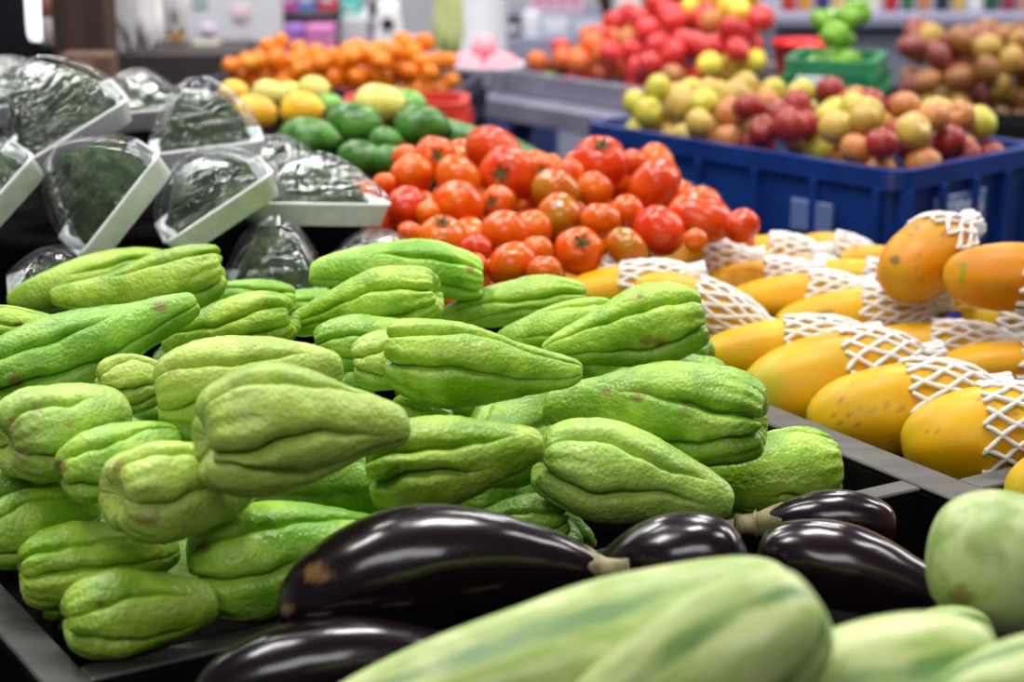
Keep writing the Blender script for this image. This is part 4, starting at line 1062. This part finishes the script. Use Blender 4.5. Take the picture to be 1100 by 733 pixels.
# ------------------------------------------------------------------ far background
# shelf counter with jars at the back
s0 = at(838, 16, 5.0); s1 = at(1150, 16, 5.0); sz = s0[2]
ctn = empty('back_counter', ((s0[0] + s1[0]) / 2, s0[1] + .2, 0)); tag(ctn, 'slate grey counter with a pale ledge along the back wall', 'counter')
cw = s1[0] - s0[0] + .02
MB().box((0, 0, (sz - .03) / 2), (cw, .36, sz - .03), bev=.004).build('body', M['wall_dark'], ctn)
MB().box((0, -.02, sz - .012), (cw + .02, .42, .034), bev=.006).build('ledge', M['lilac'], ctn)
MB().box((cw * .26, -.182, sz * .5), (.012, .008, sz - .1), bev=.002).build('seam', M['dark'], ctn)
jc = [(190, 60, 50), (220, 160, 60), (60, 60, 110), (226, 190, 130), (120, 70, 50), (232, 226, 216), (180, 40, 50), (70, 110, 70), (200, 130, 90), (40, 44, 60), (214, 180, 90), (230, 230, 236), (40, 90, 70), (150, 60, 70), (206, 150, 110), (90, 60, 50)]
rj = random.Random(2)
jn = ['red', 'amber', 'navy', 'cream', 'brown', 'white', 'crimson', 'green', 'tan', 'black', 'ochre', 'pale grey', 'dark green', 'maroon', 'peach', 'dark brown']
for k in range(16):
    x = s0[0] + .03 + k * (cw - .06) / 16; r = .017 + .003 * rj.random(); h = .09 + .04 * rj.random()
    j = empty('jar', (x, s0[1] + .06 + .02 * rj.random(), sz + .005)); tag(j, jn[k] + ' jar standing in the row on the pale ledge', 'jar', 'jars on the back counter')
    MB().lathe([(.001, .001), (r * .92, 0), (r, .006), (r, h * .75), (r * .8, h * .82), (.001, h * .83)], m=18).build('body', flat('jar ' + jn[k], jc[k], .3), j, True)
    MB().lathe([(.001, h), (r * .84, h), (r * .86, h * .96), (r * .86, h * .83), (.001, h * .828)], m=18).build('lid', flat('jar lid' + str(k % 3), [(210, 170, 60), (190, 190, 196), (170, 40, 40)][k % 3], .35), j, True)

# wooden post and carton
pp = at(92, 40, 3.25); post = MB().box((0, 0, 1.3), (.088, .10, 2.6), bev=.006).build('wooden_post', M['wood']); post.location = (pp[0], pp[1], 0); tag(post, 'dark brown wooden post rising behind the broccoli trays', 'post')
cx_ = at(96, 70, 3.12); bx = empty('carton', (cx_[0], cx_[1], 0)); tag(bx, 'plain brown carton in front of the wooden post', 'box')
ch_ = at(96, 56, 3.12)[2]; MB().box((0, 0, ch_ / 2), (.082, .06, ch_), bev=.003).build('body', M['carton'], bx); MB().box((0, -.031, ch_ - .05), (.03, .002, .1)).build('tape', flat('tape', (130, 104, 80)), bx)
# hanging rail and white bags
hr = at(148, 10, 3.45); railz = 1.50
rail = empty('hanging_rail', (pp[0], pp[1], railz)); tag(rail, 'thin steel rail fixed to the wooden post, carrying plastic bags', 'rail')
MB().tube([(.04, 0, 0), (.20, .05, 0), (.95, .30, 0), (1.0, .32, 0)], .008, 8).build('rod', M['steel'], rail, True)
def hanging_bag(px0, px1, py1, t, m, name, label, seed, cat='bag', top_z=1.49, taper=.75):
    A, B_ = at(px0, py1, t), at(px1, py1, t); c = (A + B_) / 2; w = (B_ - A)[0] / 2; zb = c[2]
    root = empty(name, (c[0], c[1], zb)); tag(root, label, cat); H = top_z - zb; n, m_ = 40, 64; P = np.zeros((n, m_, 3)); rr = random.Random(seed); f = [rr.uniform(0, 6) for _ in range(4)]
    for k in range(n):
        h = k / (n - 1)
        for j in range(m_):
            th = 2 * PI * j / m_
            fold = 1 + .045 * math.sin(th * 9 + f[0] + 3 * h) + .03 * math.sin(th * 15 + f[1] - 4 * h)
            wd = w * (taper + (1 - taper) * math.exp(-h * 3)) * (1 if h < .6 else 1 - .75 * (h - .6) / .4) * min(1, .55 + h * 6)
            zz = h * H + (.022 * math.sin(th * 7 + f[2]) + .014 * math.sin(th * 13 + f[3])) * max(0, 1 - h * 6) + .02 * (h < .001)
            P[k, j] = (wd * fold * math.cos(th), wd * .55 * fold * math.sin(th), zz)
    mesh_obj('body', with_poles(P), grid_faces(n, m_), m, root)
    MB().tube([(0, 0, H - .02), (.008, 0, H + .012), (0, 0, H + .026), (-.008, 0, H + .012), (0, 0, H - .02)], .003, 6).build('hook', M['steel'], root, True)
    return root
hanging_bag(119, 178, 52, 3.45, M['bag'], 'hanging_bag', 'bundle of white plastic bags hanging beside the wooden post', 1)
hanging_bag(172, 205, 30, 3.62, M['bag'], 'hanging_bag', 'smaller white bag hanging behind the white bundle near the post', 2)
hanging_bag(463, 500, 62, 4.45, M['bag_green'], 'hanging_bag', 'pale green filled bag hanging beside the white pillar', 3, taper=.55)
hanging_bag(660, 690, 23, 4.6, M['bag'], 'hanging_bag', 'white bag hanging behind the red fruit pyramid', 4)
rail2 = empty('hanging_rail', (-.4, 4.42, railz)); tag(rail2, 'long steel rail high above the back tables holding bags', 'rail')
MB().tube([(-.2, -.2, 0), (.3, 0, 0), (.7, .12, 0), (1.6, .25, 0)], .009, 8).build('rod', M['steel'], rail2, True)
# white pillar behind the table
wp = at(516, 40, 5.35); pil = MB().lathe([(.09, 0), (.09, .06), (.055 * 1.35, .08), (.055 * 1.3, 2.3), (.09, 2.34), (.09, 2.4)], m=32).build('white_pillar', M['white'], None, True); pil.location = (wp[0], wp[1], 0); tag(pil, 'round white pillar behind the tangerines and grey table', 'pillar')

# dark cabinet with a lit tube
dc = at(16, 20, 3.7); cab = empty('dark_cabinet', (dc[0], dc[1] + .15, 0)); tag(cab, 'black cabinet with a bright upright light, beside the wooden post', 'cabinet')
MB().box((-.03, 0, .95), (.20, .26, 1.9), bev=.006).build('body', M['dark'], cab)
lt = at(37, 25, 3.66); bz = at(37, 47, 3.66)[2]
MB().lathe([(.002, bz + .0), (.018, bz + .004), (.021, bz + .02), (.022, 1.40), (.018, 1.42), (.002, 1.42)], (lt[0] - dc[0], -.16, 0), m=20).build('light_tube', M['glow'], cab, True)
bt = at(57, 50, 3.6); btl = empty('bottle', (bt[0], bt[1], 0)); tag(btl, 'grey bottle with reddish shoulder between the cabinet and post', 'bottle')
zb = bt[2]
MB().box((0, 0, (zb - .004) / 2), (.07, .07, zb - .004), bev=.003).build('stand', M['black'], btl)
MB().lathe([(.001, zb), (.018, zb), (.02, zb + .01), (.02, zb + .055), (.001, zb + .056)], m=18).build('body', flat('bottle grey', (150, 140, 140), .3), btl, True)
MB().lathe([(.001, zb + .056), (.02, zb + .056), (.019, zb + .09), (.008, zb + .12), (.008, zb + .14), (.001, zb + .14)], m=18).build('shoulder', flat('bottle red', (176, 112, 96), .3), btl, True)

# white display board with packets, dark shelf below
def box_thing(name, px0, py0, px1, py1, t, m, label, cat, depth=.05, group=None, to_floor=False, extra=None, top_z=None):
    A, B_ = at(px0, py1, t), at(px1, py1, t); T_ = at((px0 + px1) / 2, py0, t); c = (A + B_) / 2; h = (top_z if top_z else T_[2]) - c[2]
    z0 = 0 if to_floor else c[2]
    o = empty(name, (c[0], c[1] + depth / 2, z0)); tag(o, label, cat, group)
    hh = h + (c[2] if to_floor else 0)
    MB().box((0, 0, hh / 2), (B_[0] - A[0], depth, hh), bev=.004).build('body', m, o)
    if extra: MB().box((0, -depth / 2 - .0015, hh * extra[0]), ((B_[0] - A[0]) * .7, .003, hh * extra[1])).build('label_patch', extra[2], o)['label'] = extra[3]
    return o
box_thing('dark_locker', 112, -70, 176, 78, 5.35, M['dark'], 'black locker standing behind the bundle of white bags', 'locker', .30, to_floor=True, extra=(.5, .02, M['steel'], 'steel handle'))
box_thing('shelf_counter', 120, 56, 262, 90, 4.75, M['carton'] if False else flat('dark shelf', (58, 50, 50)), 'dark low counter below the white display board', 'counter', .30, to_floor=True)
box_thing('display_board', 176, -90, 304, 58, 5.25, M['white'], 'white display board standing on the dark counter line', 'board', .04, to_floor=True)
PK = [(180, 19, 197, 43, (214, 150, 40), 'yellow-orange packet in front of the white board'), (206, -6, 224, 12, (70, 150, 140), 'teal green packet high on the white board'), (250, 8, 267, 24, (226, 180, 186), 'faded pink tag on the white board'), (216, 28, 230, 38, (222, 190, 214), 'small lilac tag on the white board'), (206, 44, 236, 58, (212, 206, 190), 'cream bundle on the dark counter before the white board')]
for (x0, y0, x1, y1, c, lab) in PK:
    box_thing('packet', x0, y0, x1, y1, 5.22 if y1 < 40 else 4.9, flat(lab, c), lab, 'packet', .024, 'packets at the white board', extra=(.55, .3, M['white'], 'white label'))
# goods shelf behind the tangerines
gsx = box_thing('goods_shelf', 298, 12, 359, 60, 5.3, M['dark'], 'dark shelf unit behind the tangerines filled with bright boxes', 'shelf', .30, to_floor=True)
GB = [(292, -14, 319, 13, (232, 90, 190), 'pink box on top of the dark shelf unit', 5.3), (320, -14, 339, 13, (104, 140, 214), 'blue box between the pink and red boxes', 5.3), (341, -14, 362, 13, (222, 60, 84), 'red box beside the blue one on the shelf unit', 5.3),
      (304, 28, 326, 50, (160, 110, 190), 'purple packet below the dark shelf edge', 5.0), (328, 28, 358, 50, (216, 130, 190), 'pink-lilac packet below the dark shelf edge', 5.0)]
for (x0, y0, x1, y1, c, lab, t) in GB:
    box_thing('box', x0, y0, x1, y1, t, flat(lab, c), lab, 'box', .10, 'bright boxes behind the tangerines', to_floor=(t == 5.0), extra=(.9 if t == 5.0 else .5, .02 if t == 5.0 else .2, M['white'], 'white label'))
box_thing('white_cabinet', 365, 18, 398, 70, 5.4, M['white'], 'white cabinet beside the dark shelf unit', 'cabinet', .3, to_floor=True, extra=(.9, .03, flat('tealdk', (60, 160, 150)), 'teal strip'))
box_thing('teal_box', 365, 1, 386, 17, 5.45, flat('teal', (20, 184, 168)), 'teal box standing on the white cabinet', 'box', .12, extra=(.5, .25, M['white'], 'white label'))
box_thing('black_case', 397, 2, 408, 60, 5.2, M['dark'], 'narrow black upright case beside the white sack', 'case', .1, to_floor=True, extra=(.95, .01, M['white'], 'white label'))
sk = at(418, 36, 5.1); sack = empty('white_sack', (sk[0], sk[1], 0)); tag(sack, 'white sack with a black spot beside the black case', 'sack')
rr = random.Random(9); n, m_ = 30, 40; P = np.zeros((n, m_, 3)); Hs = at(418, -2, 5.1)[2]
for k in range(n):
    h = k / (n - 1)
    for j in range(m_):
        th = 2 * PI * j / m_; w = .052 * (1 + .06 * math.sin(3 * th + 4 * h) + .04 * math.sin(7 * th - 9 * h)) * (math.sin(min(1, h * 8 + .4) * PI / 2)) * (1 if h < .8 else 1 - .55 * (h - .8) / .2)
        P[k, j] = (w * math.cos(th), w * .8 * math.sin(th), h * Hs)
mesh_obj('body', with_poles(P), grid_faces(n, m_), M['bag'], sack)
MB().lathe([(.001, 0), (.012, .001), (.016, .004), (.012, .007), (.001, .008)], m=16)
bs = MB().lathe([(.001, 0), (.016, .001), (.018, .004), (.016, .007), (.001, .008)], m=16); mesh_obj('spot', [(v[0], -.055 + v[2], Hs - .06 + v[1]) for v in bs.V], bs.F, M['dark'], sack)['label'] = 'black spot'
box_thing('small_box', 438, 42, 462, 66, 4.95, M['white'], 'small white box with a dark red band, by the pale green bag', 'box', .1, to_floor=True, extra=(.985, .02, flat('dark red band', (130, 40, 56)), 'dark red band'))
# rack behind the grey table
rk = box_thing('steel_rack', 534, 40, 650, 80, 6.0, M['lilac'], 'pale steel rack behind the red fruit, loaded with white goods', 'rack', .30, to_floor=True)
RB = [(538, 20, 560, 40, (50, 52, 66), 'dark box on the steel rack'), (562, 14, 580, 40, (238, 240, 250), 'shiny white box on the steel rack'), (582, 22, 612, 40, (206, 210, 224), 'wide pale grey box on the steel rack'), (614, 24, 646, 40, (170, 186, 206), 'blue-grey box on the steel rack')]
for (x0, y0, x1, y1, c, lab) in RB: box_thing('box', x0, y0, x1, y1, 6.02, flat(lab, c), lab, 'box', .16, 'boxes on the steel rack', extra=(.5, .3, M['white'], 'white label'))
pr = at(595, 13, 6.15); pc = box_thing('carton', 568, -16, 628, 14, 6.25, flat('pinkgrid', (224, 190, 204)), 'pink-printed white carton above the boxes on the steel rack', 'carton', .10)
for k in range(4):
    x = (k - 1.5) * .038; MB().box((x, -.0515, .05), (.022, .003, .055)).build('printed_panel', flat('pinkprint', (206, 130, 160)), pc)
# board that carries the carton
box_thing('rack_shelf', 530, 14, 652, 17, 6.2, M['lilac'], 'thin upper shelf board of the steel rack carrying the pink-printed carton', 'shelf', .26)
A_ = at(651, 22, 5.0); strap = MB(); strap.tube([(0, 0, 0), (.0, 0, .03), (-.012, 0, .10), (-.016, 0, .50)], [.004, .014, .022, .024], 8); so_ = strap.build('hanging_strap', M['wood'], None, True); so_.location = tuple(A_); tag(so_, 'dark brown strap hanging beside the white bag over the red fruit', 'strap')
box_thing('black_cupboard', 690, -60, 760, 60, 6.0, M['dark'], 'black cupboard far behind the red fruit pyramid', 'cupboard', .3, to_floor=True, extra=(.9, .02, M['lilac'], 'pale handle bar'))

# ------------------------------------------------------------------ setting
def slab(name, c, d, m):
    o = MB().box(c, d).build(name, m); return struct(o)
slab('floor', (0, 4.0, -.05), (9, 12, .1), M['floor'])
slab('wall_back', (0, 7.05, 1.8), (9, .1, 3.6), M['wall'])
slab('wall_left', (-4.45, 4.0, 1.8), (.1, 12, 3.6), M['wall'])
slab('wall_right', (4.45, 4.0, 1.8), (.1, 12, 3.6), M['wall_dark'])

# ------------------------------------------------------------------ light: hall strip lights, soft daylight from overhead, added fill lamps
def area(loc, size, power, rot=(0, 0, 0), col=(1, 1, 1)):
    l = bpy.data.lights.new('hall_or_fill_light', 'AREA'); l.shape = 'RECTANGLE'; l.size, l.size_y = size; l.energy = power; l.color = col
    o = bpy.data.objects.new('hall_or_fill_light', l); COL.objects.link(o); o.location = loc; o.rotation_euler = rot; return o
cold = (1.0, .985, .96)
for (x, y, p) in ((-1.1, 1.2, 26), (.1, 1.9, 38), (1.4, 1.4, 18), (-1.2, 3.3, 24), (.5, 3.6, 27), (1.9, 3.2, 28), (-.8, 5.2, 36), (1.0, 5.3, 36)):
    area((x, y, 3.1), (.7, .35), p, (0, 0, .5), cold)
area((-2.2, 4.2, 3.2), (2.4, 1.6), 50, (math.radians(-28), math.radians(-30), 0), (.98, .99, 1))
area((-.3, -1.3, 3.0), (2.0, .9), 40, (math.radians(42), 0, 0), (1, .99, .97))  # fill added behind the camera to brighten front faces
area((-.75, 2.1, 2.7), (.5, .3), 13, (math.radians(35), 0, 0), (1, .99, .97))  # fill added to brighten the hanging white bags
area((2.6, 3.6, 2.3), (1.4, 1.0), 45, (math.radians(-35), math.radians(48), 0), (1, .99, .97))
w = bpy.data.worlds.new('hall'); bpy.context.scene.world = w; w.use_nodes = True
bg = w.node_tree.nodes['Background']; bg.inputs[0].default_value = (.93, .96, 1.0, 1); bg.inputs[1].default_value = .085

# ------------------------------------------------------------------ camera
cd = bpy.data.cameras.new('camera'); cam = bpy.data.objects.new('camera', cd); COL.objects.link(cam)
cam.location = tuple(CAM); cam.rotation_euler = (PI / 2 - PITCH, 0, 0)
cd.sensor_width = 36; cd.sensor_fit = 'HORIZONTAL'; cd.lens = FPX / 1100 * 36
cd.dof.use_dof = True; cd.dof.focus_distance = 1.60; cd.dof.aperture_fstop = 5.2; cd.clip_start = .05
sc = bpy.context.scene; sc.camera = cam
sc.view_settings.view_transform = 'Standard'; sc.view_settings.look = 'None'; sc.view_settings.gamma = 1.0; sc.view_settings.use_curve_mapping = False
sc.view_settings.exposure = -0.2
